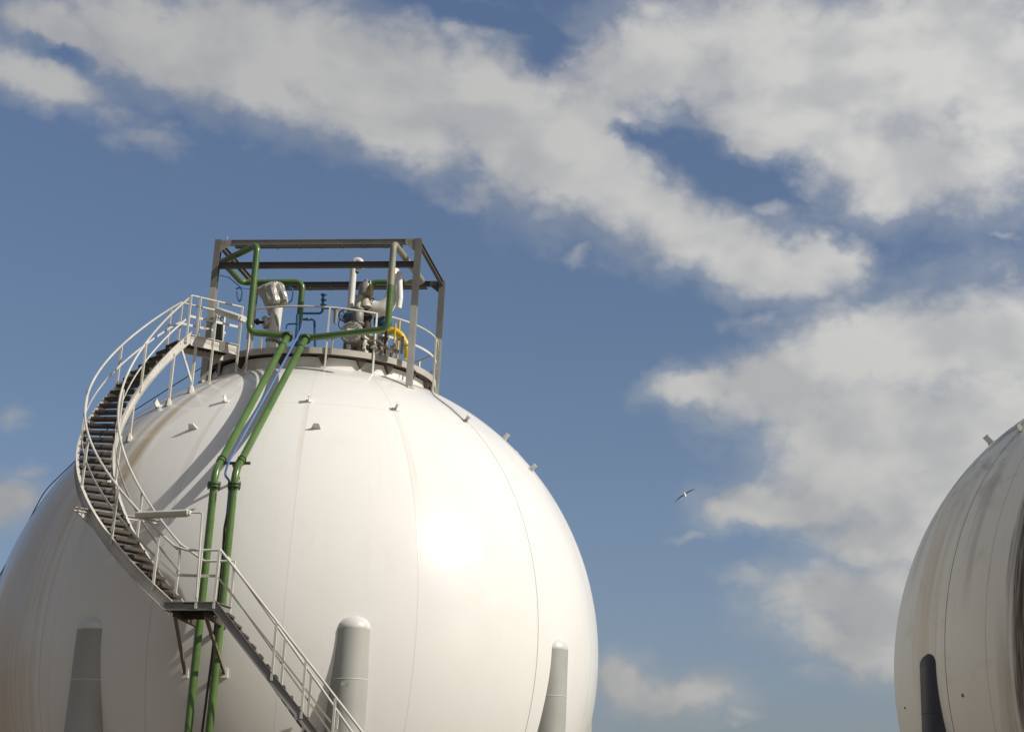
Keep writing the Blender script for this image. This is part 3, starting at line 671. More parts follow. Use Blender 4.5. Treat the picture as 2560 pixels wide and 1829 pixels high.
# upper landing plate, fascia plates
m_ = MB(); t_ = V([0, 0, .006]); m_.hexa([B0z - t_, PDi - t_, A1e - t_, A1 - t_, B0z, PDi, A1e, A1]); 
for q_ in np.linspace(.06, .94, 12): m_.beam(B0z + vec * q_ - t_ * 1.5, A1 + vec * q_ - t_ * 1.5, 8 * mm, 40 * mm)
m_.add([tuple(B0z), tuple(A1), tuple(A0 + V([0, 0, -.004])), tuple(B0)], [(0, 1, 2, 3)])
m_.build('landing_plate', M_TREAD, ST, smooth_=False)
for P0_, sgn in ((B0z, -1), (A1, 1)):
    m_ = MB(); e = P0_ + vec * (1.0 if sgn < 0 else .97); zc = V([0, 0, -.010]); m_.beam(P0_ + zc + nn * sgn * .001, e + zc + nn * sgn * .001, 20 * mm, .036, prof=CSEC(.006, .036, .002) if sgn < 0 else CSEC(-.006, .036, .002)); m_.build('fascia', M_STRING, ST, smooth_=False)
# stanchions down to the shell
def stanch(top, foot=None, w=60 * mm):
    x, y = top[0], top[1]; zz = math.sqrt(max(.0, 1 - x * x - y * y)); q = MB(); q.beam([x, y, zz - .003], top, w, w, up=(0, 1, 0))
    q.lathe([(.013, zz - .006), (.009, zz + .012), (.004, zz + .022)], (x, y, 0), n=8); q.build('stanchion', M_RAIL, ST, smooth_=False)
pS1 = sB(2.0) + V([0, 0, -.02]); pS2 = B0z + vec * .12 + V([0, 0, -.02])
stanch(pS1); stanch(pS2)
zz = math.sqrt(1 - pS2[0]**2 - pS2[1]**2)
m_ = MB(); m_.beam(sB(1.0) + V([0, 0, -.03]), V([pS2[0], pS2[1], zz + .03]), 45 * mm, 45 * mm); m_.build('brace', M_RAIL, ST, smooth_=False)
stanch(sB(8.0) + sN(8) * .01 + V([0, 0, -.02])); stanch(sB(13.0) + sN(13) * .01 + V([0, 0, -.02]), w=70 * mm)
# cantilever bracket half way
for kb, dz in ((24.2, -.020),):
    i_ = sB(kb) + V([0, 0, dz]); o_ = sA(kb) + sN(kb) * (.05 if kb > 20 else .01) + V([0, 0, dz]); d_ = (i_ - o_); 
    s0 = o_ + d_ / np.linalg.norm(d_) * .3
    # run the beam inwards until it meets the shell
    tt = np.linspace(0, .5, 200); pts = [o_ + d_ / np.linalg.norm(d_) * q for q in tt]; hit = next((p_ for p_ in pts if np.linalg.norm(p_) < 1.0), pts[120])
    m_ = MB(); m_.beam(o_, hit, 70 * mm, 90 * mm, prof=CSEC(.008, .0115, .0015)); m_.build('bracket_beam', M_STRING, ST, smooth_=False)
    fd = mid(i_, hit, .3) * V([1, 1, 1]); fz = fd / np.linalg.norm(fd); 
    ft_ = pol(math.degrees(math.atan2(hit[1], hit[0])), 1, 0); fz2 = i_[2] - .16; ft_ = ft_ * math.sqrt(1 - fz2**2); ft_[2] = fz2
    m_ = MB(); m_.beam(o_ + d_ * .04, ft_, 55 * mm, 70 * mm); m_.build('brace', M_STRING, ST, smooth_=False)

# ------------------------------------------------------------------ lower landing
LD = thing('stair_landing', 'small steel landing on braces halfway up the tank where the two flights meet', 'landing', (0, -1.14, LZ - .1))
fo0 = cyl(410, 1517, R2o + .005); azL = math.degrees(math.atan2(fo0[1], fo0[0])); 
zt = LZ
inn = [pol(a, R2i - .004, zt) for a in np.linspace(azL + .5, azS + 1, 6)]; ou = [pol(a, R2o + .004, zt) for a in np.linspace(azL, azS, 6)]
m_ = MB(); n_ = len(inn); vs = inn + ou + [p_ - V([0, 0, .006]) for p_ in inn + ou]; N2 = 2 * n_
fs = []
for i in range(n_ - 1):
    fs += [(i, n_ + i, n_ + i + 1, i + 1), (N2 + i + 1, N2 + n_ + i + 1, N2 + n_ + i, N2 + i), (n_ + i, N2 + n_ + i, N2 + n_ + i + 1, n_ + i + 1), (i + 1, N2 + i + 1, N2 + i, i)]
fs += [(0, N2, N2 + n_, n_), (n_ - 1, 2 * n_ - 1, N2 + 2 * n_ - 1, N2 + n_ - 1)]
m_.add(vs, fs); m_.build('floor_plate', M_TREAD, LD, smooth_=False)
dn = V([0, 0, -.0115])
def edge(a, b, name='edge_beam', m=M_GALV, w=.007, h=.023):
    q = MB(); q.beam(V(a) + dn, V(b) + dn, w, h, prof=CSEC(w, h, .0018)); return q.build(name, m, LD, smooth_=False)
edge(ou[0], ou[-1]); edge(inn[0], inn[-1]); edge(ou[0] , inn[0]); edge(ou[-1] * V([1, 1, 1]), inn[-1])
for a_ in (azL + 1.2, azS - 1.2):     # brackets under the landing
    o_ = pol(a_, R2o - .01, zt - .03); i_ = pol(a_, .999, zt - .036)
    q = MB(); q.beam(o_, i_, 70 * mm, 110 * mm); q.build('bearer', M_SOFFIT, LD, smooth_=False)
    fz2 = zt - .165; ft_ = pol(a_ + (-1.9 if a_ < azS - 3 else .6), math.sqrt(1 - fz2**2) + .0, fz2)
    q = MB(); q.beam(pol(a_, R2o - .015, zt - .034), ft_, 62 * mm, 62 * mm); q.build('brace', M_BRACE, LD, smooth_=False)
    q = MB(); nrm_ = ft_ / np.linalg.norm(ft_); q.beam(ft_ - V([0, 0, .012]), ft_ + V([0, 0, .014]), .02, .006, up=nrm_); q.build('foot_plate', M_WHITE, LD, smooth_=False)
q = MB(); q.beam(pol(azL + 1.2, R2i + .01, zt - .028), pol(azS - 1.2, R2i + .01, zt - .028), 60 * mm, 120 * mm); q.build('bearer', M_SOFFIT, LD, smooth_=False)
# rails over the landing
pa = cyl(488, 1530, R2o + .006); pb = cyl(568, 1536, R2o + .006)
oc = [sA(35) + V([0, 0, RH]), None]
azA = math.degrees(math.atan2(pa[1], pa[0]))
ra = sA(34); rtop = zt + RH
m_ = MB(); m_.tube([sA(34.6) + V([0, 0, RH]), pol(azA - 2.0, R2o + .004, rtop), pol(azS + .2, R2o + .004, rtop)], 27 * mm, 8); m_.build('handrail', M_RAIL, LD)
m_ = MB(); m_.tube([sB(33.8) + V([0, 0, RH]), pol(azA - 1.0, R2i - .004, rtop - .014), pol(azS + .9, R2i - .004, rtop - .014)], 27 * mm, 8); m_.build('handrail', M_RAIL, LD)
m_ = MB(); flatbar(m_, [sA(35) + V([0, 0, 0]), pol(azA, R2o + .004, zt), pol(azS + .2, R2o + .004, zt)], RH * .5); m_.build('mid_rail', M_RAIL, LD)
post(LD, pol(azA, R2o + .006, zt - .018), pol(azA, R2o + .006, rtop)); post(LD, pol(azS, R2o + .006, zt - .018), pol(azS, R2o + .006, rtop))
post(LD, pol(azS + 1.0, R2i - .006, zt - .018), pol(azS + 1.0, R2i - .006, rtop - .012))
m_ = MB()      # bolted splice plate on the landing edge
c = cyl(520, 1512, R2o); m_.beam(c + V([-.010, 0, .0]), c + V([.010, 0, .0]), .004, .010)
for q_ in (-.006, -.002, .002, .006): m_.tube([c + V([q_, -.001, .004]), c + V([q_, -.001, .009])], .0018, 6)
m_.build('splice_plate', M_GALV, LD, smooth_=False)

# ------------------------------------------------------------------ lower flight
SF = thing('lower_staircase', 'lower straight-looking flight of stairs descending to the right below the landing', 'stairs', fl(azE, R2i))
nst = int(round((LZ + .60) / .0275))
dA = (azE - azS) / nst
for i in range(1, nst):
    a_ = azS + dA * i; h = .0155; z0 = LZ - .0275 * i * ((LZ + .6) / .0275 / nst)
    t = V([-math.sin(math.radians(a_)), math.cos(math.radians(a_)), 0])
    a, b = pol(a_, R2i + .002, z0), pol(a_, R2o - .002, z0); tz = V([0, 0, .0065])
    m_ = MB(); m_.hexa([a - t*h - tz, a + t*h - tz, b + t*h - tz, b - t*h - tz, a - t*h, a + t*h, b + t*h, b - t*h]); m_.build('tread', M_TREAD, SF, smooth_=False)
for rho, sg in ((R2i, -1), (R2o, 1)):
    m_ = MB(); fr = [(fl(a_, rho) + V([0, 0, -.008]), pol(a_, sg, 0), V([0, 0, 1.])) for a_ in azs]
    m_.sweep(fr, [(0, -.017), (.0075, -.017), (.0075, -.0145), (.002, -.0145), (.002, .0145), (.0075, .0145), (.0075, .017), (0, .017)])
    m_.build('stringer', M_GALV, SF)
    m_ = MB(); off = .004 * sg; m_.tube([fl(a_, rho + off) + V([0, 0, RH + .003 - (0 if sg > 0 else .006)]) for a_ in azs], 27 * mm, 8); m_.build('handrail', M_RAIL, SF)
M_MID = mat('brown_grey_mid_rail_steel', (0.26, 0.235, 0.19), 0.6)
for rho in (R2i - .004, R2o + .004):
    m_ = MB(); flatbar(m_, [fl(a_, rho) for a_ in azs], RH * .5 - (.007 if rho < 1.15 else 0), 50 * mm); m_.build('mid_rail', M_MID, SF)
for a_ in np.arange(az_a + (az_b - az_a) * .44, azE, (az_b - az_a) * .40):
    post(SF, fl(a_, R2o + .004) + V([0, 0, -.012]), fl(a_, R2o + .004) + V([0, 0, RH]))
    post(SF, fl(a_ + 1.0, R2i - .004) + V([0, 0, -.012]), fl(a_ + 1.0, R2i - .004) + V([0, 0, RH - .004]))

# ------------------------------------------------------------------ lights
def luminaire(a, b, w, h, par, up=(0, 0, 1)):
    a, b = V(a), V(b); t = (b - a) / np.linalg.norm(b - a)
    q = MB(); q.beam(a, b, w, h, up=up, prof=[(-w*.5, -h*.1), (-w*.34, -h*.5), (w*.34, -h*.5), (w*.5, -h*.1), (w*.5, h*.25), (w*.3, h*.5), (-w*.3, h*.5), (-w*.5, h*.25)])
    q.build('housing', M_RAIL, par, bevel=.004)
    q = MB(); q.beam(a - t * .004, a + t * .001, w * .8, h * .8, up=up); q.beam(b - t * .001, b + t * .006, w * .6, h * .6, up=up); q.build('end_cap', M_WHITE, par, smooth_=False)
    q = MB(); q.beam(a + t * .006 - V([0, 0, h * .52]), b - t * .006 - V([0, 0, h * .52]), w * .55, h * .16, up=up); q.build('diffuser', M_CREAM, par, smooth_=False)
base = pol(azA, R2o + .008, rtop)
top_ = cyl(505, 1292, R2o + .012)
LP = thing('pole_lamp', 'long white lamp reaching left from a bent pole above the lower landing', 'lamp', pol(azA, R2o + .012, zt))
ea = cyl(472, 1281, R2o + .012); eb = cyl(345, 1287, R2o + .0)
cor = V([top_[0], top_[1], ea[2]])
m_ = MB(); m_.tube([pol(azA, R2o + .010, zt + .01), V([top_[0], top_[1], top_[2]]), cor, ea], 20 * mm, 8, bend=.03); m_.build('pole', M_RAIL, LP)
luminaire(eb, ea, 190 * mm, 135 * mm, LP)
yl = (B0z + vec * .5)[1]
LA = thing('rail_lamp', 'white lamp housing fixed along the railing of the upper stair landing', 'lamp', B0z + vec * .5 + V([0, 0, HR]))
luminaire(aty(548, 777, yl - .03), aty(606, 797, yl - .10), 280 * mm, 170 * mm, LA)
pj = A1 + vec * .55 + V([0, 0, 0])
m_ = MB(); p1 = aty(546, 868, pj[1]); p2 = aty(549, 806, pj[1]); m_.beam(p1 + V([0, 0, -.0]), p2, 170 * mm, 120 * mm, up=(0, 1, 0)); m_.beam(p1 + V([-.016, 0, .01]), mid(p1, p2, .5) + V([-.016, 0, 0]), 70 * mm, 70 * mm, up=(0, 1, 0))
q_ = mid(p1, p2, .8); m_.tube([p2 + V([.01, -.01, 0]), p2 + V([-.004, -.012, .018]), p2 + V([-.022, -.012, .008]), mid(p1, p2, .6) + V([-.028, -.01, 0])], 12 * mm, 6, bend=.01)
tag(m_.build('junction_box', M_BLACK, None, smooth_=False, bevel=.004), 'black electrical box behind the railing of the upper stair landing', 'junction box')
m_ = MB(); p1 = B0z + vec * .62 - nn * .010; m_.beam(p1 + V([0, 0, -.026]), p1 + V([0, 0, .006]), 125 * mm, 12 * mm, up=(0, 1, 0)); m_.build('plate', M_LIGHTST, ST, smooth_=False)
m_ = MB(); m_.tube([B0z + vec * .02 - nn * .008 + V([0, 0, .002]), B0z + vec * .4 - nn * .008 + V([0, 0, -.006]), B0z + vec * .93 - nn * .008 + V([0, 0, -.012]), B0z + vec * .97 - nn * .008 + V([0, 0, -.028])], 6 * mm, 5, bend=.004); m_.build('cable', M_BRONZE, ST)

# ------------------------------------------------------------------ equipment on the deck
YV = -.24
def up_z(p_, z): return V([p_[0], p_[1], z])
# covered valve
pv = aty(686, 820, YV); k_ = pxr(pv)
CV = thing('covered_valve', 'valve wrapped in a crumpled silver tarpaulin on a white stub near the left green pipe', 'valve', up_z(pv, HD))
c0 = aty(694, 768, YV); c1 = aty(686, 812, YV); 
m_ = MB(); m_.tube([up_z(aty(682, 845, YV), HD - .004), aty(683, 836, YV), c1, c0], [15 * k_, 15 * k_, 15 * k_, 13 * k_], 20); m_.build('valve_body', M_WHITE, CV)
m_ = MB(); m_.flange(aty(684, 836, YV), c0 - c1, 20 * k_, 7 * k_, 10); m_.flange(aty(683, 852, YV), c0 - c1, 19 * k_, 6 * k_, 10); m_.build('flange', M_GREYV, CV)
s1, s2 = aty(663, 806, YV - .01), aty(682, 804, YV); m_ = MB(); m_.tube([s1, s2], 12 * k_, 18); m_.flange(s1, s2 - s1, 17 * k_, 6 * k_, 10); m_.build('side_nozzle', M_CREAM, CV)
m_ = MB(); m_.tube([aty(636, 804, YV - .01), aty(660, 806, YV - .01)], 4 * k_, 8); m_.flange(aty(643, 804, YV - .01), s2 - s1, 8 * k_, 7 * k_); m_.build('side_valve', M_BLACK, CV)
rings = [(704, 690, 4), (707, 689, 14), (713, 684, 23), (720, 681, 29), (727, 680, 32), (736, 682, 32), (746, 685, 31), (756, 688, 29), (763, 688, 25), (770, 683, 16), (777, 680, 10), (788, 679, 8)]
vs = []; fs = []; n = 44; rs = random.Random(3); ph = [rs.uniform(0, 6.28) for _ in range(5)]
for j, (y, x, w) in enumerate(rings):
    c = aty(x, y, YV)
    for i in range(n):
        q = 2 * math.pi * i / n
        r_ = w * k_ * (1 + .10 * math.sin(5 * q + ph[0] + j * .35) + .07 * math.sin(9 * q + ph[1] - j * .5) + .05 * math.sin(13 * q + ph[2] + j * .9) + rs.uniform(-.06, .06))
        if j >= 5 and math.cos(q - .2) > .6 and j < 8: r_ *= 1.12
        dz = (3.0 * math.sin(3 * q + ph[3]) if 3 < j < 9 else 0) * k_
        vs.append(c + V([r_ * math.cos(q), r_ * math.sin(q) * .8, dz]))
for j in range(len(rings) - 1):
    for i in range(n): fs.append((j * n + i, j * n + (i + 1) % n, (j + 1) * n + (i + 1) % n, (j + 1) * n + i))
fs += [tuple(range(n)), tuple(range(len(rings) * n - 1, (len(rings) - 1) * n - 1, -1))]
m_ = MB(); m_.add(vs, fs); cov = m_.build('tarpaulin_cover', M_SILVER, CV, ang=16)
m_ = MB(); m_.tube([aty(683, 779, YV - .03), aty(689, 790, YV - .045), aty(694, 815, YV - .03)], 2 * k_, 5); m_.build('tie_strap', M_BRONZE, CV)
# vent pipe with gooseneck
pv = aty(876, 770, -.12); k2 = pxr(pv); xp = pv[0]
VP = thing('vent_pipe', 'slim white vent pipe with a hooked top rising above the dark middle beam', 'pipe', up_z(pv, HD))
zt_ = zat(pv, 656)
m_ = MB(); m_.tube([up_z(pv, HD), up_z(pv, zt_ + 5 * k2), up_z(pv, zt_ + 5 * k2) + V([17 * k2, 0, 0]), up_z(pv, zt_ - 17 * k2) + V([17 * k2, 0, 0])], [8.6 * k2] * 4 if False else 8.4 * k2, 18, bend=8.5 * k2, seg=8); m_.build('stack', M_WHITE, VP)
m_ = MB(); m_.flange(up_z(pv, zt_ - 26 * k2) + V([8 * k2, 0, 0]), (0, 0, 1), 6 * k2, 3 * k2); m_.build('drain_cap', M_BLACK, VP)
# relief valve (grey bonnet, bronze cap)
YR = -.20; kr = pxr(aty(910, 760, YR)); A_ = lambda x, y, dy=0: aty(x, y, YR + dy)
RV = thing('relief_valve', 'tall grey and bronze relief valve between the white vent pipe and the white elbow pipe', 'valve', up_z(A_(908, 870), HD))
m_ = MB(); m_.lathe([(15 * kr, 0), (16 * kr, 12 * kr), (16 * kr, 38 * kr), (14 * kr, 44 * kr), (8 * kr, 47 * kr), (4.5 * kr, 49 * kr), (4.5 * kr, 56 * kr), (2 * kr, 58 * kr)], A_(909, 752), (0.05, 0, 1), n=24); m_.build('bonnet', M_GREYV, RV)
m_ = MB(); m_.lathe([(9 * kr, 0), (9.5 * kr, 3 * kr), (9 * kr, 18 * kr), (6 * kr, 24 * kr), (3 * kr, 28 * kr), (1.8 * kr, 40 * kr)], A_(923, 740, -.05), (0, 0, 1), n=20); m_.build('bronze_cap', M_BRONZE, RV)
m_ = MB(); m_.flange(A_(911, 754), (0.05, 0, 1), 19 * kr, 4 * kr, 10); m_.lathe([(12 * kr, 0), (16 * kr, 8 * kr), (15 * kr, 20 * kr), (11 * kr, 27 * kr)], A_(912, 782), (0.05, 0, 1), n=20)
m_.flange(A_(914, 792), (0.05, 0, 1), 17 * kr, 5 * kr, 8); m_.lathe([(9 * kr, 0), (12 * kr, 10 * kr), (9 * kr, 36 * kr)], A_(915, 830), (0.0, 0, 1), n=20); m_.build('valve_body', M_SOFFIT, RV)
m_ = MB(); m_.lathe([(15 * kr, 0), (14 * kr, 8 * kr), (9 * kr, 22 * kr)], A_(913, 768, -.05), (-.1, 0, 1), n=20); m_.build('seat_housing', M_CREAM, RV)
m_ = MB(); m_.tube([up_z(A_(915, 828), HD), A_(915, 828)], 9 * kr, 16); m_.flange(A_(916, 838), (0, 0, 1), 15 * kr, 4 * kr, 8); m_.build('inlet_pipe', M_CREAM, RV)
# white elbow outlet pipe
k3 = kr
EP = thing('elbow_pipe', 'fat white pipe sweeping out of the relief valve and turning up behind the green pipe', 'pipe', A_(960, 800))
m_ = MB(); cz = A_(983, 675, .02)
m_.tube([A_(926, 768), A_(945, 774), A_(966, 766), A_(978, 748), A_(983, 725, .01), cz], [20 * k3, 21 * k3, 21 * k3, 18 * k3, 16 * k3, 15 * k3], 26); m_.build('pipe_run', M_WHITE, EP)
m_ = MB(); m_.flange(A_(928, 769), A_(945, 771) - A_(926, 768), 26 * k3, 5 * k3, 12); m_.build('flange', M_GREYV, EP)
m_ = MB(); m_.tube([A_(996, 770, -.02), A_(1000, 745, -.02), A_(998, 684, -.02)], 7.5 * k3, 14, bend=.02); m_.lathe([(7.5 * k3, 0), (6 * k3, 4 * k3), (1 * k3, 7 * k3)], A_(998, 684, -.02), n=14); m_.build('drain_pipe', M_WHITE, EP)
# grey valve column
GV = thing('grey_valve', 'grey bell-shaped valve with flanged top standing left of the bronze relief valve', 'valve', up_z(A_(893, 870), HD))
g0 = -.06
m_ = MB(); m_.lathe([(14 * kr, 0), (14 * kr, 3 * kr), (9 * kr, 5 * kr), (8 * kr, 20 * kr), (7 * kr, 27 * kr), (10 * kr, 32 * kr), (10 * kr, 35 * kr), (6 * kr, 37 * kr)], A_(894, 773, g0), (.03, 0, 1), n=20); m_.build('bell', M_LIGHTST, GV)
m_ = MB(); m_.flange(A_(893, 773, g0), (.03, 0, 1), 17 * kr, 5 * kr, 10); m_.lathe([(13 * kr, 0), (15 * kr, 6 * kr), (15 * kr, 24 * kr), (12 * kr, 30 * kr)], A_(892, 806, g0), (.03, 0, 1), n=20); m_.flange(A_(891, 808, g0), (.03, 0, 1), 19 * kr, 5 * kr, 10); m_.build('valve_body', M_GREYV, GV)
m_ = MB(); m_.tube([up_z(A_(891, 815, g0), HD), A_(891, 806, g0)], 10 * kr, 16); m_.build('inlet_pipe', M_GREYV, GV)
# handwheel valve
HW = thing('handwheel_valve', 'small valve with a dark blue handwheel left of the grey bell-shaped valve', 'valve', up_z(A_(864, 870), HD))
hc = A_(863, 789, -.08); m_ = MB(); m_.tube([hc + V([15 * kr * math.cos(q), -.004, 15 * kr * math.sin(q)]) for q in np.linspace(0, 2 * math.pi, 24, endpoint=False)], 1.7 * kr, 6, closed=True)
for q in (0, 1.05, 2.1): m_.tube([hc + V([15 * kr * math.cos(q), -.004, 15 * kr * math.sin(q)]), hc - V([15 * kr * math.cos(q), .004, 15 * kr * math.sin(q)])], 1.2 * kr, 5)
m_.build('handwheel', M_BLUE, HW)
m_ = MB(); m_.tube([hc, hc + V([0, .03, 0])], 3 * kr, 8); m_.lathe([(8 * kr, -12 * kr), (10 * kr, 0), (7 * kr, 12 * kr)], hc + V([0, .03, 0]), n=14); m_.tube([up_z(hc + V([0, .03, 0]), HD), hc + V([0, .03, 0])], 4 * kr, 10); m_.build('valve_body', M_GREYV, HW)
m_ = MB(); m_.tube([hc + V([-.004 + 14 * kr * math.cos(q) * .8, -.006 + .002 * math.sin(3 * q), -20 * kr + 16 * kr * math.sin(q)]) for q in np.linspace(0, 6.28, 24, endpoint=False)], 1.1 * kr, 5, closed=True); m_.build('hose_loop', M_BLACK, HW)
# blind flange nozzle
NZ = thing('blind_nozzle', 'short wide nozzle with a large bolted blind cover tilted towards the stairs', 'nozzle', up_z(A_(895, 870), HD))
na = aty(880, 833, -.33); nb = aty(905, 858, -.25); ax = (na - nb) + V([0, -.02, 0]); ax /= np.linalg.norm(ax); kn = pxr(na)
m_ = MB(); m_.tube([na, nb, up_z(nb + V([.01, .01, 0]), HD - .004)], 20 * kn, 24, bend=.02); m_.build('nozzle_pipe', M_WHITE, NZ)
m_ = MB(); m_.flange(na, ax, 29 * kn, 5 * kn, 18, n=36); m_.flange(na + ax * 6.5 * kn, ax, 29 * kn, 5.5 * kn, 18, n=36); m_.build('blind_cover', M_LIGHTST, NZ)
# cluster of small pale valves
VC = thing('valve_cluster', 'dirty cream cluster of small valves and fittings beside the yellow hose', 'valve', up_z(aty(955, 880, -.3), HD))
rs = random.Random(11)
spots = [(930, 852, 11), (945, 860, 10), (938, 872, 12), (960, 868, 9), (972, 876, 9), (952, 845, 8), (966, 852, 7), (984, 866, 8), (925, 868, 9), (978, 884, 8), (990, 878, 7)]
for (x, y, w) in spots:
    p_ = aty(x, y, -.30 + rs.uniform(-.03, .03)); d_ = V([rs.uniform(-1, 1), rs.uniform(-.6, .2), rs.uniform(-.3, 1)]); d_ /= np.linalg.norm(d_)
    m_ = MB(); m_.lathe([(w*.55*kn, -w*kn), (w*.9*kn, -w*.8*kn), (w*.9*kn, -w*.55*kn), (w*.5*kn, -w*.4*kn), (w*.75*kn, 0), (w*.5*kn, w*.4*kn), (w*.85*kn, w*.6*kn), (w*.85*kn, w*.85*kn), (w*.3*kn, w*kn)], p_, d_, n=14)
    m_.tube([up_z(p_, HD - .002), p_], 3.5 * kn, 8)
    m_.build('small_valve', M_CREAM if rs.random() < .75 else M_GREYV, VC)
m_ = MB(); m_.tube([aty(905, 842, -.34), aty(925, 852, -.34), aty(948, 850, -.34), aty(958, 862, -.34)], 2 * kn, 6, bend=.01); m_.build('copper_line', M_BRONZE, VC)
for x in (906, 962, 965): 
    m_ = MB(); pq = aty(x, 850, -.33); m_.tube([up_z(pq, HD), up_z(pq, zat(pq, 826 if x > 910 else 838))], 2 * kn, 6); m_.flange(up_z(pq, zat(pq, 846)), (0, 0, 1), 5 * kn, 4 * kn); m_.build('thin_stem', M_DKCABLE, VC)
# blue actuator
m_ = MB(); pb_ = aty(957, 802, -.16); kb_ = pxr(pb_); m_.lathe([(12 * kb_, -22 * kb_), (15 * kb_, -19 * kb_), (15 * kb_, 16 * kb_), (10 * kb_, 22 * kb_)], pb_, (1, .2, 0), n=20); m_.beam(up_z(pb_, HD), pb_, 12 * kb_, 12 * kb_, up=(0, 1, 0))
tag(m_.build('blue_actuator', M_BLUE, None), 'dark blue actuator drum half hidden behind the right green pipe', 'actuator')
# yellow hose and stanchions
m_ = MB(); yy = -.26; m_.tube([aty(962, 832, yy), aty(985, 824, yy), aty(1003, 838, yy), aty(1014, 858, yy), aty(1019, 880, yy), up_z(aty(1018, 890, yy), HD)], 8.3 * kn, 14, bend=.02)
YH = thing('yellow_hose', 'thick bright yellow hose arching over the right side of the deck', 'hose', up_z(aty(1018, 890, yy), HD))
m_.build('hose', M_YEL, YH); m_ = MB(); m_.flange(aty(1015, 862, yy), (.1, 0, 1), 12 * kn, 5 * kn); m_.build('collar', M_LIGHTST, YH)
for (x, y0, y1, lab) in ((983, 893, 808, 'taller thin yellow pipe standing in front of the yellow hose'), (994, 880, 800, 'shorter thin yellow pipe behind the yellow hose')):
    pq = aty(x, y0, -.30 if x < 990 else -.2); m_ = MB(); m_.tube([up_z(pq, HD), up_z(pq, zat(pq, y1))], 2.4 * kn, 8); tag(m_.build('yellow_pipe', M_YEL, None), lab, 'pipe', 'thin yellow pipes on the deck')
m_ = MB(); pq = aty(1003, 895, -.33); m_.beam(up_z(pq, HD - .003), up_z(pq, HD + .028), 60 * mm, 60 * mm, up=(0, 1, 0)); m_.tube([up_z(pq, HD + .028), up_z(pq, HD + .06)], 3.5 * kn, 8); tag(m_.build('deck_valve', M_GREYV, None), 'small grey valve on the deck edge beside the right front post', 'valve')
# hanging grey lamp
m_ = MB(); pq = aty(839, 790, -.40); kq = pxr(pq); m_.lathe([(3 * kq, -20 * kq), (5 * kq, -12 * kq), (5 * kq, 6 * kq), (6.5 * kq, 10 * kq), (6.5 * kq, 15 * kq)], pq, n=14); m_.tube([pq + V([0, 0, 14 * kq]), pq + V([9 * kq, 0, 14 * kq])], 2.5 * kq, 6)
tag(m_.build('well_glass_lamp', M_GREYV, None), 'small grey cylindrical lamp hanging from the deck rail', 'lamp')
# blue instrument pipes
def bpipe(pts, lab, y=-.30, r=3.0, valves=(), cat='pipe'):
    P_ = [aty(x, yy_, y) for x, yy_ in pts]; k = pxr(P_[0]); m_ = MB(); m_.tube(P_, r * k, 8, bend=.008)
    for (x, yy_) in valves: m_.flange(aty(x, yy_, y), (0, 0, 1), 6 * k, 5 * k, n=10); m_.tube([aty(x, yy_, y), aty(x + 9, yy_, y)], 1.6 * k, 6)
    return tag(m_.build('blue_pipe', M_BLUE, None), lab, cat, 'thin blue instrument pipes on the deck')
bpipe([(757, 783), (800, 783), (806, 778), (808, 736)], 'thin blue pipe bending up to a small tap above the deck rail', valves=((808, 737), (807, 762), (808, 750)))
bpipe([(757, 798), (778, 798), (786, 800), (788, 866)], 'thin blue pipe bending down in front of the round deck', valves=((770, 798),), y=-.30)
bpipe([(716, 822), (717, 810), (745, 809)], 'shortest blue pipe, a small hook left of the right-hand riser', r=2.2)
bpipe([(744, 786), (741, 872)], 'straight blue pipe beside the middle green riser', r=4.0, y=-.2)
bpipe([(806, 770), (845, 772)], 'short level blue pipe meeting the hanging grey lamp', r=2.6, y=-.36)
for pts, lab in (([(590, 722), (600, 718), (606, 728), (603, 748), (598, 755), (594, 742), (592, 728)], 'loop of dark blue cable hanging left of the left green pipe'), ([(715, 722), (727, 716), (733, 730), (730, 750), (720, 759)], 'loop of dark blue cable hanging right of the silver cover')):
    m_ = MB(); P_ = [aty(x, y, -.12) for x, y in pts]; m_.tube(P_, 2.0 * k_, 6, bend=.01); tag(m_.build('cable_loop', M_BLUE, None), lab, 'cable', 'hanging cable loops')
m_ = MB(); P_ = [aty(550, 688, -.28), aty(572, 693, -.25), aty(604, 720, -.18), aty(625, 722, -.15), aty(700, 722, -.12), aty(735, 722, -.1)]; m_.tube(P_, 1.6 * k_, 6, bend=.02)
tag(m_.build('signal_cable', M_BLUE, None), 'thin dark blue cable strung from the left front post behind the pipes', 'cable')
# wire from the deck down along the far left of the shell
m_ = MB(); P_ = [V([-.33, -.30, .955]), pol(-150, .70, .735), pol(-152, .88, .50), pol(-152, .985, .2)]; m_.tube(P_, 1.3 * k_, 5, bend=.2, seg=12)
tag(m_.build('earth_wire', M_DKCABLE, None), 'thin dark wire sagging behind the top of the stairs down the shell', 'wire')
m_ = MB(); P0_, P1_ = sph(1085, 992), sph(1162, 1056); m_.tube([DC + pol(-30, .40, HD), P0_ * 1.004, mid(P0_, P1_, .5) / np.linalg.norm(mid(P0_, P1_, .5)) * 1.004, P1_ * 1.004], 1.2 * k_, 5)
tag(m_.build('earth_wire', M_DKCABLE, None), 'thin dark wire running down the shell from the right of the deck', 'wire')
# clamp on the near column
m_ = MB(); pc = cyl(861, 1716, 1.047); n = pol(-68.6, 1, 0); t = V([-n[1], n[0], 0])
m_.beam(pc - t * .010 + V([0, 0, .008]), pc + t * .010 + V([0, 0, .008]), .006, .010); m_.build('clip', M_GREYV, T1, smooth_=False)

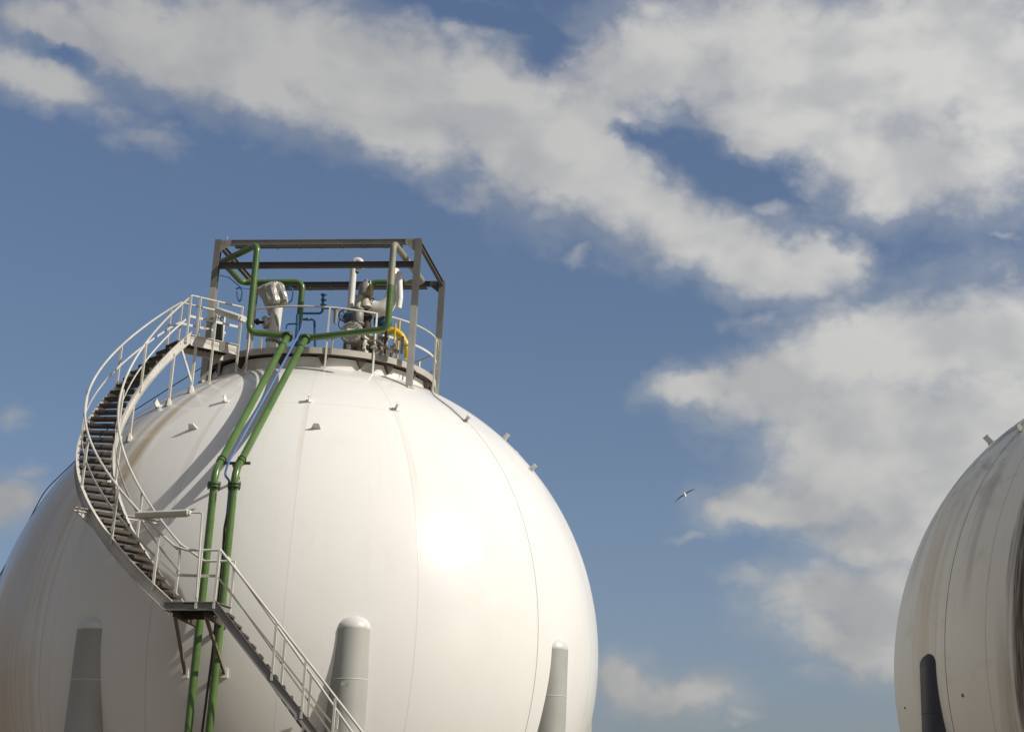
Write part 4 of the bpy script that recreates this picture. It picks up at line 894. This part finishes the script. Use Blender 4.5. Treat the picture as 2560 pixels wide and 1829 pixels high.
# ------------------------------------------------------------------ gull
def gull():
    d = ray(1712, 1236); P = d * (98 / S) - CC
    P = V([P[0] * S, P[1] * S, P[2] * S + ZC])
    sv = _r * .84 + _u * .545; sv /= np.linalg.norm(sv)        # span direction
    ch = _fw * .93 - _r * .34 + _u * .08; ch -= (ch @ sv) * sv; ch /= np.linalg.norm(ch)   # heading
    nv_ = np.cross(sv, ch)
    if nv_ @ _u < 0: nv_ = -nv_
    me_v, me_f, mats = [], [], []
    n = 12; prof = [(-.30, .004, 0), (-.24, .045, 0), (-.15, .062, 0), (0, .075, 0), (.12, .062, .005), (.19, .045, .015), (.23, .047, .02), (.27, .032, .018), (.31, .008, .01)]
    for (t, r, h) in prof:
        for k in range(n):
            q = 2 * math.pi * k / n; me_v.append(P - ch * t * -1 + sv * r * math.cos(q) + nv_ * (r * .85 * math.sin(q) + h))
    for j in range(len(prof) - 1):
        for k in range(n): me_f.append((j * n + k, j * n + (k + 1) % n, (j + 1) * n + (k + 1) % n, (j + 1) * n + k)); mats.append(0)
    me_f.append(tuple(range(n))); mats.append(0); me_f.append(tuple(range(len(prof) * n - 1, (len(prof) - 1) * n - 1, -1))); mats.append(0)
    for s_ in (-1, 1):
        o = len(me_v); st = [(.03, .18, 0, .02), (.16, .17, .02, .03), (.32, .15, .022, .0), (.46, .12, .012, -.03), (.58, .08, .0, -.06), (.68, .03, -.015, -.10)]
        for (x, c, h, sw) in st:
            b = P + sv * s_ * x + nv_ * h
            me_v += [b + ch * (c * .5 + sw), b + nv_ * .016 * (c / .16) + ch * sw, b - ch * (c * .5 - sw), b - nv_ * .012 * (c / .16) + ch * sw]
        for j in range(len(st) - 1):
            for k in range(4): me_f.append((o + j * 4 + k, o + j * 4 + (k + 1) % 4, o + (j + 1) * 4 + (k + 1) % 4, o + (j + 1) * 4 + k)); mats.append(1)
        me_f.append((o, o + 1, o + 2, o + 3)); mats.append(1); e = o + (len(st) - 1) * 4; me_f.append((e, e + 1, e + 2, e + 3)); mats.append(1)
    a = np.array(me_v); off = a.mean(0)
    me = bpy.data.meshes.new('seagull'); me.from_pydata([tuple(v - off) for v in a], [], me_f); me.update()
    me.materials.append(mat('white_feathers', (.75, .75, .74), .8)); me.materials.append(mat('dark_grey_wing_feathers', (.085, .09, .10), .8))
    for p_, mi in zip(me.polygons, mats): p_.material_index = mi; p_.use_smooth = True
    o = bpy.data.objects.new('seagull', me); COL.objects.link(o); o.location = Vector(off)
    tag(o, 'white gull with dark spread wings gliding in the blue sky between the tanks', 'seagull')
gull()
